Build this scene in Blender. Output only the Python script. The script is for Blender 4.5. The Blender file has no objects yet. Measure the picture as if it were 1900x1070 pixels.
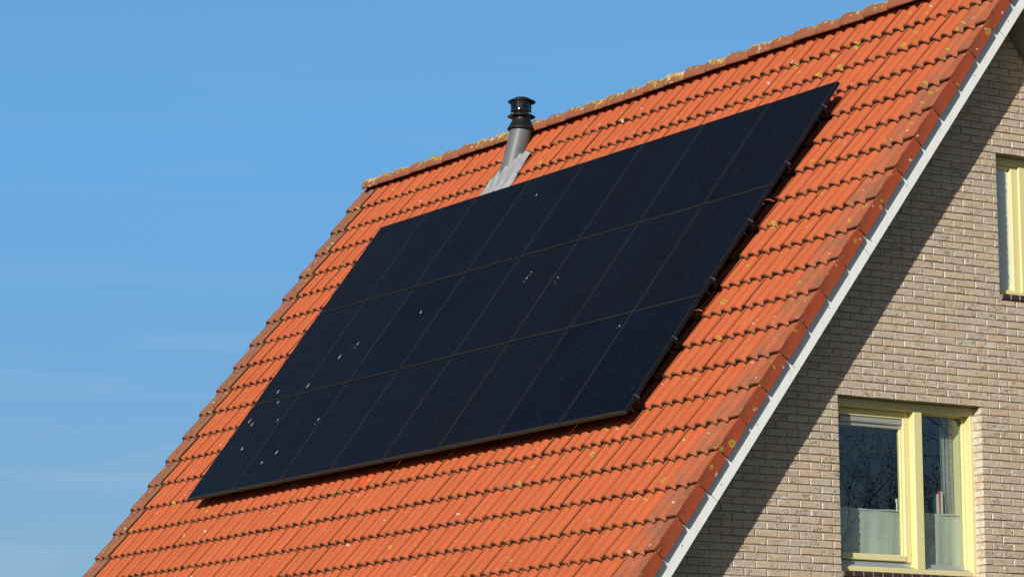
import bpy, math, random
import numpy as np
from mathutils import Vector, Matrix

random.seed(7)
rng = np.random.default_rng(11)
S = bpy.context.scene
COL = S.collection
R = math.radians

# ------------------------------------------------------------------ roof frame
PITCH = R(53.118)
CP, SP = math.cos(PITCH), math.sin(PITCH)
RIDGE_Y = 3.13
GROUND = -5.2


def RP(u, s, n):
    """roof coordinates (along ridge, up the slope, out of the slope) -> world"""
    return (u, s * CP - n * SP, s * SP + n * CP)


UX, UU, UN = (1, 0, 0), (0, CP, SP), (0, -SP, CP)
TILE_N = -0.143          # crest of a tile at its nose
TW, GA, S0 = 0.3008, 0.337, 4.572
J0 = 1.14                # joint between the last field tile and the verge tile
NCOL = 35
UL = J0 - NCOL * TW      # joint beside the far verge tile
VX = 1.53                # outer face of the near verge
VL = -9.785              # outer face of the far verge
ROWS = 24
WALL_X = 1.145
TILT = 0.038


def wave(x):
    """tile cross-section, 0 on a crest to -1 in a valley, two waves a tile"""
    t = ((x + 0.022) / (TW / 2)) % 1.0
    d = abs(t - 0.5) * 2            # 1 crest, 0 valley
    e = (d - 0.20) / (0.66 - 0.20)
    e = min(1, max(0, e))
    e = e * e * (3 - 2 * e)
    return e - 1


DEP = 0.044


def tile_n(u, s):
    k = math.ceil((S0 - s) / GA - 1e-6)
    sk = S0 - GA * k
    return TILE_N + DEP * wave((u - UL) % TW) - TILT * (s - sk) / GA


# ------------------------------------------------------------------ helpers
def tag(o, label=None, cat=None, group=None, kind=None):
    if label: o['label'] = label
    if cat: o['category'] = cat
    if group: o['group'] = group
    if kind: o['kind'] = kind
    return o


def empty(name, loc=(0, 0, 0)):
    o = bpy.data.objects.new(name, None)
    o.location = loc
    o.empty_display_size = 0.2
    COL.objects.link(o)
    return o


def put(name, mesh, parent=None, loc=None):
    o = bpy.data.objects.new(name, mesh)
    COL.objects.link(o)
    if parent is not None:
        o.parent = parent
        base = Vector((0, 0, 0))
        p = parent
        while p is not None:
            base += p.location
            p = p.parent
        o.location = Vector(loc or (0, 0, 0)) - base
    elif loc:
        o.location = loc
    return o


class MB:
    def __init__(self):
        self.v, self.f, self.uv, self.uv2, self.at, self.sm = [], [], [], [], [], []

    def quadfaces(self, idx):
        self.f += idx

    def add(self, vs, fs, uv=None, at=(0, 0, 0, 0), uv2=None, smooth=False):
        b = len(self.v)
        self.v += [tuple(p) for p in vs]
        self.f += [tuple(b + i for i in f) for f in fs]
        self.uv += list(uv) if uv is not None else [(0, 0)] * len(vs)
        self.uv2 += list(uv2) if uv2 is not None else [(0, 0)] * len(vs)
        self.at += (list(at) if isinstance(at, list) else [at] * len(vs))
        self.sm += [smooth] * len(fs)

    def box(self, lo, hi, org=(0, 0, 0), ax=((1, 0, 0), (0, 1, 0), (0, 0, 1)), at=(0, 0, 0, 0), bev=0.0):
        x0, y0, z0 = lo; x1, y1, z1 = hi
        A = np.array(ax, float); O = np.array(org, float)
        b = min(bev, 0.45 * min(x1 - x0, y1 - y0, z1 - z0))
        if b <= 0:
            c = [(x, y, z) for z in (z0, z1) for y in (y0, y1) for x in (x0, x1)]
            fs = [(0, 2, 3, 1), (4, 5, 7, 6), (0, 1, 5, 4), (2, 6, 7, 3), (0, 4, 6, 2), (1, 3, 7, 5)]
            self.add([O + p[0] * A[0] + p[1] * A[1] + p[2] * A[2] for p in c], fs, at=at)
            return
        bm_v, idx = [], {}
        X, Y, Z = (x0, x1), (y0, y1), (z0, z1)
        for i in (0, 1):
            for j in (0, 1):
                for k in (0, 1):
                    sx, sy, sz = (1 - 2 * i) * b, (1 - 2 * j) * b, (1 - 2 * k) * b
                    for a in range(3):
                        p = [X[i] + sx, Y[j] + sy, Z[k] + sz]
                        p[a] = (X[i], Y[j], Z[k])[a]
                        idx[(i, j, k, a)] = len(bm_v); bm_v.append(p)
        fs = []
        for i in (0, 1):
            q = [idx[(i, 0, 0, 0)], idx[(i, 1, 0, 0)], idx[(i, 1, 1, 0)], idx[(i, 0, 1, 0)]]
            fs.append(q if i else q[::-1])
            q = [idx[(0, i, 0, 1)], idx[(0, i, 1, 1)], idx[(1, i, 1, 1)], idx[(1, i, 0, 1)]]
            fs.append(q if i else q[::-1])
            q = [idx[(0, 0, i, 2)], idx[(1, 0, i, 2)], idx[(1, 1, i, 2)], idx[(0, 1, i, 2)]]
            fs.append(q if i else q[::-1])
        for i in (0, 1):
            for j in (0, 1):
                for (a, bb, mk) in ((0, 1, lambda t: (i, j, t)), (0, 2, lambda t: (i, t, j)), (1, 2, lambda t: (t, i, j))):
                    q = [idx[mk(0) + (a,)], idx[mk(1) + (a,)], idx[mk(1) + (bb,)], idx[mk(0) + (bb,)]]
                    fs.append(q)
                for k in (0, 1):
                    fs.append([idx[(i, j, k, 0)], idx[(i, j, k, 1)], idx[(i, j, k, 2)]])
        P = [O + p[0] * A[0] + p[1] * A[1] + p[2] * A[2] for p in bm_v]
        C = sum(P) / len(P)
        out = []
        for f in fs:
            n = np.cross(P[f[1]] - P[f[0]], P[f[2]] - P[f[1]])
            c = sum(P[t] for t in f) / len(f)
            out.append(tuple(f) if n @ (c - C) > 0 else tuple(f[::-1]))
        self.add(P, out, at=at)

    def lathe(self, prof, org, axis=(0, 0, 1), n=40, smooth=True, cap=(False, False)):
        ax = Vector(axis).normalized()
        e1 = ax.orthogonal().normalized(); e2 = ax.cross(e1)
        O = Vector(org); vs = []
        for r, h in prof:
            for i in range(n):
                a = 2 * math.pi * i / n
                vs.append(O + ax * h + (e1 * math.cos(a) + e2 * math.sin(a)) * r)
        fs = []
        for j in range(len(prof) - 1):
            for i in range(n):
                i2 = (i + 1) % n
                fs.append((j * n + i, j * n + i2, (j + 1) * n + i2, (j + 1) * n + i))
        if cap[0]: fs.append(tuple(range(n))[::-1])
        if cap[1]: fs.append(tuple((len(prof) - 1) * n + i for i in range(n)))
        self.add(vs, fs, smooth=smooth)

    def tube(self, pts, rad, n=6):
        pts = [Vector(p) for p in pts]; vs = []
        for i, p in enumerate(pts):
            d = (pts[min(i + 1, len(pts) - 1)] - pts[max(i - 1, 0)]).normalized()
            e1 = d.orthogonal().normalized(); e2 = d.cross(e1)
            r = rad[i] if isinstance(rad, (list, tuple)) else rad
            for k in range(n):
                a = 2 * math.pi * k / n
                vs.append(p + (e1 * math.cos(a) + e2 * math.sin(a)) * r)
        fs = []
        for i in range(len(pts) - 1):
            for k in range(n):
                k2 = (k + 1) % n
                fs.append((i * n + k, i * n + k2, (i + 1) * n + k2, (i + 1) * n + k))
        fs += [tuple(range(n))[::-1], tuple((len(pts) - 1) * n + k for k in range(n))]
        self.add(vs, fs, smooth=True)

    def mesh(self, name, mat):
        me = bpy.data.meshes.new(name)
        me.from_pydata([tuple(map(float, p)) for p in self.v], [], self.f)
        mats = mat if isinstance(mat, (list, tuple)) else [mat]
        for m in mats: me.materials.append(m)
        nl = len(me.loops)
        li = np.zeros(nl, dtype=np.int32); me.loops.foreach_get('vertex_index', li)
        for nm, dat in (('UVMap', self.uv), ('Plane', self.uv2)):
            l = me.uv_layers.new(name=nm)
            l.data.foreach_set('uv', np.array(dat, dtype=np.float32)[li].ravel())
        a = me.attributes.new('inst', 'FLOAT_COLOR', 'POINT')
        a.data.foreach_set('color', np.array(self.at, dtype=np.float32).ravel())
        me.polygons.foreach_set('use_smooth', np.array(self.sm, dtype=bool))
        me.update()
        return me

    def build(self, name, mat, parent=None):
        return put(name, self.mesh(name, mat), parent, (0, 0, 0))


# ------------------------------------------------------------------ materials
class NT:
    def __init__(self, name):
        self.m = bpy.data.materials.new(name); self.m.use_nodes = True
        self.t = self.m.node_tree; self.t.nodes.clear()
        self.out = self.t.nodes.new('ShaderNodeOutputMaterial')

    def n(self, typ, ins=None, **kw):
        d = self.t.nodes.new(typ)
        for k, v in kw.items(): setattr(d, k, v)
        for k, v in (ins or {}).items():
            s = d.inputs[k]
            if isinstance(v, bpy.types.NodeSocket): self.t.links.new(v, s)
            elif isinstance(v, bpy.types.Node): self.t.links.new(v.outputs[0], s)
            else:
                if s.type == 'RGBA' and len(v) == 3: v = (*v, 1)
                s.default_value = v
        return d

    def math(self, op, a, b=0.0, c=0.0, clamp=False):
        return self.n('ShaderNodeMath', {0: a, 1: b, 2: c}, operation=op, use_clamp=clamp).outputs[0]

    def mix(self, f, a, b, mode='MIX'):
        d = self.t.nodes.new('ShaderNodeMix'); d.data_type = 'RGBA'; d.blend_type = mode
        for i, v in ((0, f), (6, a), (7, b)):
            s = d.inputs[i]
            if isinstance(v, bpy.types.NodeSocket): self.t.links.new(v, s)
            else: s.default_value = ((*v, 1) if (i > 0 and len(v) == 3) else v)
        return d.outputs[2]

    def noise(self, vec, scale, detail=3.0, rough=0.55, dim='3D'):
        return self.n('ShaderNodeTexNoise', {'Vector': vec, 'Scale': scale, 'Detail': detail, 'Roughness': rough}, noise_dimensions=dim).outputs[0]

    def ramp(self, v, lo, hi):
        return self.n('ShaderNodeMapRange', {0: v, 1: lo, 2: hi}, interpolation_type='SMOOTHSTEP').outputs[0]

    def principled(self, **kw):
        p = self.n('ShaderNodeBsdfPrincipled', kw)
        self.t.links.new(p.outputs[0], self.out.inputs[0])
        return p

    def bump(self, h, strength, dist):
        return self.n('ShaderNodeBump', {'Height': h, 'Strength': strength, 'Distance': dist}).outputs[0]


def plain(name, col, rough=0.5, metal=0.0, spec=0.5, noise=0.0, nscale=8.0, bump=0.0, bscale=60.0):
    t = NT(name)
    tc = t.n('ShaderNodeTexCoord').outputs['Object']
    c = col
    if noise:
        nz = t.noise(tc, nscale, 4)
        c = t.mix(nz, tuple(x * (1 - noise) for x in col), tuple(min(1, x * (1 + noise)) for x in col))
    kw = {'Base Color': c, 'Roughness': rough, 'Metallic': metal, 'Specular IOR Level': spec}
    if bump:
        kw['Normal'] = t.bump(t.noise(tc, bscale, 3), bump, 0.004)
    t.principled(**kw)
    return t.m


def tile_material(name, base, base2, grime, lichen_p, white, per_object=False, nose=True, pits=0.0):
    """clay red concrete tile with grime, lichen and bird specks. UVMap: across/along one tile in metres;
    Plane: metres over the whole slope; inst: random per tile (r,g) and nose dirt (b)."""
    t = NT(name)
    at = t.n('ShaderNodeAttribute', attribute_name='inst')
    sep = t.n('ShaderNodeSeparateColor', {0: at.outputs['Color']})
    r1, r2, dirt = sep.outputs[0], sep.outputs[1], sep.outputs[2]
    flange = sep.outputs[0]
    pl = t.n('ShaderNodeUVMap', uv_map='Plane').outputs[0]
    tc = t.n('ShaderNodeTexCoord').outputs['Object']
    if per_object:
        oi = t.n('ShaderNodeObjectInfo').outputs['Random']
        off = t.n('ShaderNodeCombineXYZ', {0: t.math('MULTIPLY', oi, 37.0), 1: t.math('MULTIPLY', oi, 91.0), 2: t.math('MULTIPLY', oi, 53.0)}).outputs[0]
        pl = t.n('ShaderNodeVectorMath', {0: pl, 1: off}, operation='ADD').outputs[0]
        tc = t.n('ShaderNodeVectorMath', {0: tc, 1: off}, operation='ADD').outputs[0]
        r1 = oi
        r2 = t.math('FRACT', t.math('MULTIPLY', oi, 17.3))
    big = t.noise(tc, 0.7, 3)
    mid = t.noise(tc, 9.0, 5, 0.6)
    fine = t.noise(tc, 160.0, 3, 0.6)
    col = t.mix(r1, base, base2)
    if per_object: col = t.mix(flange, col, (0.285, 0.050, 0.019))
    else: col = t.mix(at.outputs['Alpha'], (0.47, 0.078, 0.022), col)
    # per tile brightness and patina
    v = t.math('ADD', 0.955, t.math('MULTIPLY', r2, 0.06))
    v = t.math('ADD', v, t.math('MULTIPLY', t.math('SUBTRACT', mid, 0.5), 0.26))
    v = t.math('ADD', v, t.math('MULTIPLY', t.math('SUBTRACT', fine, 0.5), 0.42))
    v = t.math('ADD', v, t.math('MULTIPLY', t.math('SUBTRACT', big, 0.5), 0.16))
    hs = t.n('ShaderNodeHueSaturation', {'Color': col, 'Value': v, 'Saturation': 1.0})
    col = hs.outputs[0]
    # grey-brown bloom in soft patches
    g = t.ramp(t.math('ADD', t.noise(tc, 3.2, 6, 0.7), t.math('MULTIPLY', grime, 0.22)), 0.62, 0.86)
    gm = t.math('MULTIPLY', g, 0.25 + 0.45 * grime)
    if per_object: gm = t.math('MULTIPLY', gm, t.math('SUBTRACT', 1.0, t.math('MULTIPLY', flange, 0.75)))
    col = t.mix(gm, col, (0.17, 0.088, 0.05))
    if not per_object:
        ux = t.n('ShaderNodeSeparateXYZ', {0: t.n('ShaderNodeUVMap', uv_map='UVMap').outputs[0]}).outputs[0]
        ed = t.math('MINIMUM', ux, t.math('SUBTRACT', TW - 0.009, ux))
        jm = t.ramp(t.math('SUBTRACT', t.math('MULTIPLY', t.noise(tc, 30.0, 3), 0.020), ed), 0.002, 0.010)
        col = t.mix(t.math('MULTIPLY', jm, 0.5), col, (0.10, 0.038, 0.018))
    # small grey smudges
    sm = t.ramp(t.noise(tc, 26.0, 2, 0.5), 0.66, 0.74)
    col = t.mix(t.math('MULTIPLY', sm, 0.5), col, (0.22, 0.13, 0.09))
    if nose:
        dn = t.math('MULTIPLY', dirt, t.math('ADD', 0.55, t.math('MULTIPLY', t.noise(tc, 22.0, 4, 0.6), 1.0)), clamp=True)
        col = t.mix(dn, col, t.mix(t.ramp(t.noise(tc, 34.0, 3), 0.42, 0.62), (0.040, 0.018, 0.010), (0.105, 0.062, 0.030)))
    if pits:
        vp = t.n('ShaderNodeTexVoronoi', {'Vector': tc, 'Scale': 34.0, 'Randomness': 1.0}, feature='F1')
        pm = t.math('MULTIPLY', t.math('LESS_THAN', vp.outputs['Distance'], 0.30), t.ramp(t.noise(tc, 7.0, 3), 0.50, 0.58))
        col = t.mix(t.math('MULTIPLY', pm, pits), col, (0.05, 0.032, 0.022))
    wob = t.n('ShaderNodeVectorMath', {0: pl, 1: t.n('ShaderNodeVectorMath', {0: t.n('ShaderNodeTexNoise', {'Vector': pl, 'Scale': 28.0, 'Detail': 3.0}, noise_dimensions='2D').outputs[1], 1: (0.5, 0.5, 0.5)}, operation='SUBTRACT').outputs[0]}, operation='MULTIPLY_ADD')
    # pl + (noise-0.5)*0.03
    wob.operation = 'ADD'
    dif = t.n('ShaderNodeVectorMath', {0: t.n('ShaderNodeVectorMath', {0: t.n('ShaderNodeTexNoise', {'Vector': pl, 'Scale': 28.0, 'Detail': 3.0}, noise_dimensions='2D').outputs[1], 1: (0.5, 0.5, 0.5)}, operation='SUBTRACT').outputs[0], 'Scale': 0.045}, operation='SCALE').outputs[0]
    w = t.n('ShaderNodeVectorMath', {0: pl, 1: dif}, operation='ADD').outputs[0]

    def spots(scale, p, rmin, rmax, seed):
        o = t.n('ShaderNodeVectorMath', {0: w, 1: (seed * 3.7, seed * 5.1, 0)}, operation='ADD').outputs[0]
        vo = t.n('ShaderNodeTexVoronoi', {'Vector': o, 'Scale': scale, 'Randomness': 0.8}, voronoi_dimensions='2D', feature='F1')
        d = t.math('DIVIDE', vo.outputs['Distance'], scale)
        cs = t.n('ShaderNodeSeparateColor', {0: vo.outputs['Color']})
        on = t.math('LESS_THAN', cs.outputs[0], p)
        rad = t.math('ADD', rmin, t.math('MULTIPLY', cs.outputs[1], rmax - rmin))
        q = t.math('DIVIDE', d, rad)
        return t.math('MULTIPLY', on, t.math('LESS_THAN', q, 1.0)), q

    # white bird specks and pale crusts
    m, q = spots(11.0, white, 0.005, 0.013, 1)
    col = t.mix(t.math('MULTIPLY', m, 0.8), col, (0.45, 0.41, 0.36))
    m, q = spots(5.0, white * 1.3, 0.010, 0.026, 2)
    col = t.mix(t.math('MULTIPLY', m, t.math('MULTIPLY', 0.65, t.ramp(fine, 0.42, 0.6))), col, (0.28, 0.22, 0.18))
    # yellow lichen, often ring shaped
    for seed, sc, rm, rx, pp in ((3, 3.4, 0.012, 0.034, lichen_p), (4, 7.5, 0.006, 0.018, lichen_p * 0.8)):
        m, q = spots(sc, pp, rm, rx, seed)
        ring = t.ramp(q, 0.25, 0.75)
        lc = t.mix(ring, (0.22, 0.145, 0.035), (0.36, 0.245, 0.035))
        keep = t.math('GREATER_THAN', t.math('ADD', t.noise(tc, 75.0, 3), t.math('MULTIPLY', ring, 0.14)), 0.44)
        col = t.mix(t.math('MULTIPLY', m, t.math('MULTIPLY', keep, 0.92)), col, lc)
    h = t.math('ADD', t.math('MULTIPLY', fine, 0.6), mid)
    t.principled(**{'Base Color': col, 'Roughness': 0.82, 'Specular IOR Level': 0.25, 'Normal': t.bump(h, 0.5, 0.004)})
    return t.m


M = {}
M['tile'] = tile_material('red_concrete_tile', (0.402, 0.092, 0.033), (0.388, 0.089, 0.033), 0.0, 0.115, 0.035)
M['verge'] = tile_material('weathered_verge_tile', (0.345, 0.094, 0.042), (0.325, 0.090, 0.042), 0.9, 0.34, 0.13, per_object=True)
M['verge_old'] = tile_material('mossy_verge_tile', (0.280, 0.083, 0.042), (0.245, 0.080, 0.042), 1.2, 0.42, 0.10, per_object=True, pits=0.9)


def ridge_material():
    t = NT('lichen_covered_ridge_tile')
    oi = t.n('ShaderNodeObjectInfo').outputs['Random']
    off = t.n('ShaderNodeCombineXYZ', {0: t.math('MULTIPLY', oi, 37.0), 1: t.math('MULTIPLY', oi, 91.0), 2: t.math('MULTIPLY', oi, 53.0)}).outputs[0]
    tco = t.n('ShaderNodeTexCoord')
    tc = t.n('ShaderNodeVectorMath', {0: tco.outputs['Object'], 1: off}, operation='ADD').outputs[0]
    z = t.n('ShaderNodeSeparateXYZ', {0: t.n('ShaderNodeNewGeometry').outputs['Normal']}).outputs[2]
    col = t.mix(t.noise(tc, 6.0, 4), (0.190, 0.066, 0.036), (0.255, 0.088, 0.046))
    up = t.ramp(z, 0.05, 0.95)
    amt = t.math('ADD', t.math('MULTIPLY', up, 0.145), t.math('MULTIPLY', t.math('SUBTRACT', oi, 0.5), 0.14))
    m1 = t.ramp(t.math('ADD', t.noise(tc, 13.0, 5, 0.65), amt), 0.56, 0.64)
    col = t.mix(t.math('MULTIPLY', m1, 0.8), col, (0.16, 0.11, 0.05))
    m2 = t.ramp(t.math('ADD', t.noise(tc, 21.0, 4, 0.6), amt), 0.63, 0.67)
    col = t.mix(m2, col, (0.35, 0.255, 0.055))
    tc2 = t.n('ShaderNodeVectorMath', {0: tc, 1: (9.1, 2.2, 4.7)}, operation='ADD').outputs[0]
    m3 = t.ramp(t.math('ADD', t.noise(tc2, 24.0, 4, 0.6), amt), 0.66, 0.70)
    col = t.mix(t.math('MULTIPLY', m3, 0.9), col, (0.42, 0.38, 0.28))
    t.principled(**{'Base Color': col, 'Roughness': 0.9, 'Specular IOR Level': 0.2, 'Normal': t.bump(t.noise(tc, 60.0, 4), 0.6, 0.006)})
    return t.m


M['ridge'] = ridge_material()


def brick_material():
    t = NT('buff_handmade_brick')
    at = t.n('ShaderNodeAttribute', attribute_name='inst')
    sep = t.n('ShaderNodeSeparateColor', {0: at.outputs['Color']})
    tc = t.n('ShaderNodeTexCoord').outputs['Object']
    uv = t.n('ShaderNodeSeparateXYZ', {0: t.n('ShaderNodeUVMap', uv_map='UVMap').outputs[0]})
    off = t.n('ShaderNodeCombineXYZ', {0: t.math('MULTIPLY', sep.outputs[0], 31.0), 1: t.math('MULTIPLY', sep.outputs[1], 17.0), 2: t.math('MULTIPLY', sep.outputs[2], 23.0)}).outputs[0]
    p = t.n('ShaderNodeVectorMath', {0: tc, 1: off}, operation='ADD').outputs[0]
    col = t.mix(sep.outputs[0], (0.440, 0.345, 0.245), (0.405, 0.340, 0.268))
    col = t.mix(t.math('MULTIPLY', t.ramp(sep.outputs[1], 0.55, 1.0), 0.6), col, (0.435, 0.315, 0.225))
    col = t.mix(t.math('MULTIPLY', t.ramp(sep.outputs[2], 0.6, 1.0), 0.65), col, (0.37, 0.315, 0.265))
    v = t.math('ADD', 0.86, t.math('ADD', t.math('MULTIPLY', t.noise(p, 14.0, 4, 0.6), 0.24), t.math('MULTIPLY', t.noise(p, 120.0, 2), 0.14)))
    col = t.n('ShaderNodeHueSaturation', {'Color': col, 'Value': v}).outputs[0]
    # mortar haze and lime bloom along edges, mostly the lower one
    e = t.math('MINIMUM', t.math('MINIMUM', uv.outputs[1], t.math('MULTIPLY', t.math('SUBTRACT', 0.05, uv.outputs[1]), 1.8)), t.math('MULTIPLY', uv.outputs[0], 1.4))
    bl = t.ramp(t.math('SUBTRACT', t.math('ADD', t.noise(p, 18.0, 4, 0.6), t.math('MULTIPLY', sep.outputs[2], 0.12)), t.math('MULTIPLY', e, 12.0)), 0.46, 0.62)
    col = t.mix(t.math('MULTIPLY', bl, 0.70), col, (0.62, 0.57, 0.50))
    bl2 = t.ramp(t.math('ADD', t.noise(p, 5.0, 3, 0.6), t.math('MULTIPLY', t.math('SUBTRACT', t.noise(tc, 0.9, 3), 0.5), 0.9)), 0.56, 0.82)
    col = t.mix(t.math('MULTIPLY', bl2, 0.62), col, (0.56, 0.50, 0.44))
    # folds of the hand-thrown clay
    sc = t.n('ShaderNodeVectorMath', {0: p, 1: (1.0, 0.55, 1.5)}, operation='MULTIPLY').outputs[0]
    wv = t.n('ShaderNodeTexWave', {'Vector': sc, 'Scale': 9.0, 'Distortion': 14.0, 'Detail': 2.0, 'Detail Scale': 2.0}).outputs[1]
    fold = t.math('MULTIPLY', t.ramp(wv, 0.14, 0.0), t.ramp(t.noise(p, 9.0, 2), 0.53, 0.60))
    col = t.mix(t.math('MULTIPLY', fold, 0.50), col, (0.12, 0.085, 0.06))
    h = t.math('SUBTRACT', t.math('ADD', t.noise(p, 38.0, 4, 0.6), t.math('MULTIPLY', t.noise(p, 150.0, 2), 0.4)), t.math('MULTIPLY', fold, 1.5))
    t.principled(**{'Base Color': col, 'Roughness': 0.92, 'Specular IOR Level': 0.15, 'Normal': t.bump(h, 0.75, 0.006)})
    return t.m


M['brick'] = brick_material()
M['mortar'] = plain('grey_mortar', (0.27, 0.23, 0.185), 0.95, spec=0.1, noise=0.25, nscale=30, bump=0.6, bscale=120)
M['white'] = plain('white_painted_board', (0.71, 0.72, 0.70), 0.45, noise=0.04, nscale=5, bump=0.05, bscale=30)
def board_material():
    t = NT('white_painted_barge_board')
    tc = t.n('ShaderNodeTexCoord').outputs['Object']
    st = t.n('ShaderNodeMapping', {'Vector': tc, 'Rotation': (-PITCH, 0, 0), 'Scale': (1, 9, 1.4)}).outputs[0]
    c = t.mix(t.ramp(t.noise(st, 2.2, 4, 0.65), 0.48, 0.80), (0.71, 0.735, 0.735), (0.62, 0.635, 0.61))
    c = t.mix(t.math('MULTIPLY', t.ramp(t.noise(tc, 45.0, 3), 0.66, 0.74), 0.35), c, (0.42, 0.41, 0.34))
    t.principled(**{'Base Color': c, 'Roughness': 0.5, 'Normal': t.bump(t.noise(tc, 4.0, 3), 0.12, 0.02)})
    return t.m


M['board'] = board_material()
M['soffit'] = plain('grey_soffit_board', (0.30, 0.29, 0.27), 0.7, noise=0.1)
M['dark'] = plain('underlay_felt', (0.02, 0.016, 0.014), 0.95, spec=0.1, noise=0.2)
def paint_material():
    t = NT('pale_yellow_window_paint')
    tc = t.n('ShaderNodeTexCoord').outputs['Object']
    c = t.mix(t.noise(tc, 5.0, 4), (0.58, 0.535, 0.262), (0.62, 0.572, 0.290))
    g = t.ramp(t.noise(t.n('ShaderNodeMapping', {'Vector': tc, 'Scale': (1, 5, 1.5)}).outputs[0], 6.0, 5, 0.7), 0.55, 0.85)
    c = t.mix(t.math('MULTIPLY', g, 0.30), c, (0.36, 0.33, 0.18))
    c = t.mix(t.math('MULTIPLY', t.ramp(t.noise(tc, 110.0, 2), 0.72, 0.76), 0.5), c, (0.22, 0.19, 0.11))
    t.principled(**{'Base Color': c, 'Roughness': 0.42, 'Normal': t.bump(t.noise(tc, 22.0, 3), 0.10, 0.004)})
    return t.m


M['yellow'] = paint_material()
M['alu'] = plain('grey_aluminium', (0.42, 0.43, 0.43), 0.42, metal=0.5, noise=0.06)
M['clamp'] = plain('dull_dark_clamp_metal', (0.14, 0.14, 0.15), 0.35, metal=0.6, noise=0.2)
M['alu_bright'] = plain('bright_steel', (0.62, 0.62, 0.62), 0.28, metal=1.0)
M['frame_black'] = plain('black_anodised_frame', (0.009, 0.010, 0.014), 0.45, spec=0.10, noise=0.2, nscale=12)
M['lip'] = plain('glint_frame_edge', (0.030, 0.036, 0.050), 0.5, spec=0.1, noise=0.05, nscale=5)  # lighter than the frame: sun glint on its edges put into the colour
M['dusty'] = plain('dusty_frame_edge', (0.045, 0.038, 0.026), 0.85, spec=0.2, noise=0.5, nscale=24, bump=0.3, bscale=120)
M['dusty_lip'] = plain('dust_line_on_panel_edge', (0.0135, 0.0150, 0.0175), 0.85, spec=0.08, noise=0.5, nscale=24)
M['sill'] = plain('dark_glazed_sill_tile', (0.045, 0.022, 0.020), 0.3, noise=0.3, nscale=15)
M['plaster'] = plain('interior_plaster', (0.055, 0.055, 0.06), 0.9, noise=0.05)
M['reveal'] = plain('cream_window_lining', (0.62, 0.60, 0.36), 0.7, noise=0.04)
M['wood_floor'] = plain('brown_floor', (0.15, 0.09, 0.05), 0.6, noise=0.2)
M['dropping'] = plain('bird_dropping', (0.36, 0.36, 0.35), 0.85, noise=0.35, nscale=90)
M['sleeve'] = plain('grey_flue_sleeve', (0.100, 0.108, 0.122), 0.45, spec=0.5, noise=0.14, nscale=16, bump=0.12, bscale=220)
M['flue_black'] = plain('black_flue_plastic', (0.009, 0.010, 0.013), 0.45, spec=0.35, noise=0.2, nscale=18)
M['flue_chrome'] = plain('black_polished_steel', (0.10, 0.10, 0.105), 0.10, metal=1.0, noise=0.3, nscale=25)
M['lead'] = plain('lead_flashing', (0.235, 0.25, 0.27), 0.5, metal=0.0, spec=0.5, noise=0.38, nscale=13, bump=0.3, bscale=40)
M['book_white'] = plain('white_book_cover', (0.70, 0.68, 0.62), 0.6)
M['book_red'] = plain('red_book_cover', (0.50, 0.05, 0.06), 0.5)
M['book_teal'] = plain('teal_book_cover', (0.05, 0.25, 0.26), 0.5)
M['paper'] = plain('book_pages', (0.72, 0.68, 0.58), 0.9)
M['bark'] = plain('grey_brown_bark', (0.075, 0.055, 0.040), 0.95, noise=0.4, nscale=6)
M['leaf'] = plain('brown_autumn_leaf', (0.085, 0.060, 0.028), 0.85, noise=0.5, nscale=1.5)


def panel_material():
    t = NT('black_thin_film_glass')
    tc = t.n('ShaderNodeTexCoord').outputs['Object']
    oi = t.n('ShaderNodeObjectInfo').outputs['Random']
    p = t.n('ShaderNodeVectorMath', {0: tc, 1: t.n('ShaderNodeCombineXYZ', {0: t.math('MULTIPLY', oi, 40.0)}).outputs[0]}, operation='ADD').outputs[0]
    c = t.mix(t.ramp(t.noise(p, 1.6, 3), 0.3, 0.7), (0.0030, 0.0042, 0.0086), (0.0030, 0.0056, 0.0120))
    c = t.mix(t.math('MULTIPLY', oi, 0.22), c, (0.010, 0.010, 0.012))
    dust = t.ramp(t.noise(p, 22.0, 5, 0.7), 0.5, 0.9)
    c = t.mix(t.math('MULTIPLY', dust, 0.06), c, (0.25, 0.24, 0.22))
    sp = t.ramp(t.noise(p, 70.0, 2), 0.80, 0.84)
    c = t.mix(t.math('MULTIPLY', sp, 0.10), c, (0.5, 0.5, 0.5))
    t.principled(**{'Base Color': c, 'Roughness': t.math('ADD', 0.16, t.math('MULTIPLY', dust, 0.15)), 'IOR': 1.11, 'Specular IOR Level': 0.5})
    return t.m


M['panel'] = panel_material()


def glass_material():
    t = NT('window_glass')
    ge = t.n('ShaderNodeNewGeometry')
    cs = t.math('ABSOLUTE', t.n('ShaderNodeVectorMath', {0: ge.outputs['Normal'], 1: ge.outputs['Incoming']}, operation='DOT_PRODUCT').outputs[1])
    f = t.math('ADD', 0.075, t.math('MULTIPLY', 0.92, t.math('POWER', t.math('SUBTRACT', 1.0, cs), 5.0)), clamp=True)
    a = t.n('ShaderNodeBsdfTransparent', {'Color': (0.86, 0.90, 0.88)})
    b = t.n('ShaderNodeBsdfGlossy', {'Color': (1, 1, 1), 'Roughness': 0.0})
    mx = t.n('ShaderNodeMixShader', {0: f, 1: a, 2: b})
    t.t.links.new(mx.outputs[0], t.out.inputs[0])
    return t.m


M['glass'] = glass_material()


M['milky'] = plain('milky_obscured_glass', (0.50, 0.55, 0.58), 0.22, spec=0.6, noise=0.10, nscale=2.0)


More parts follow.
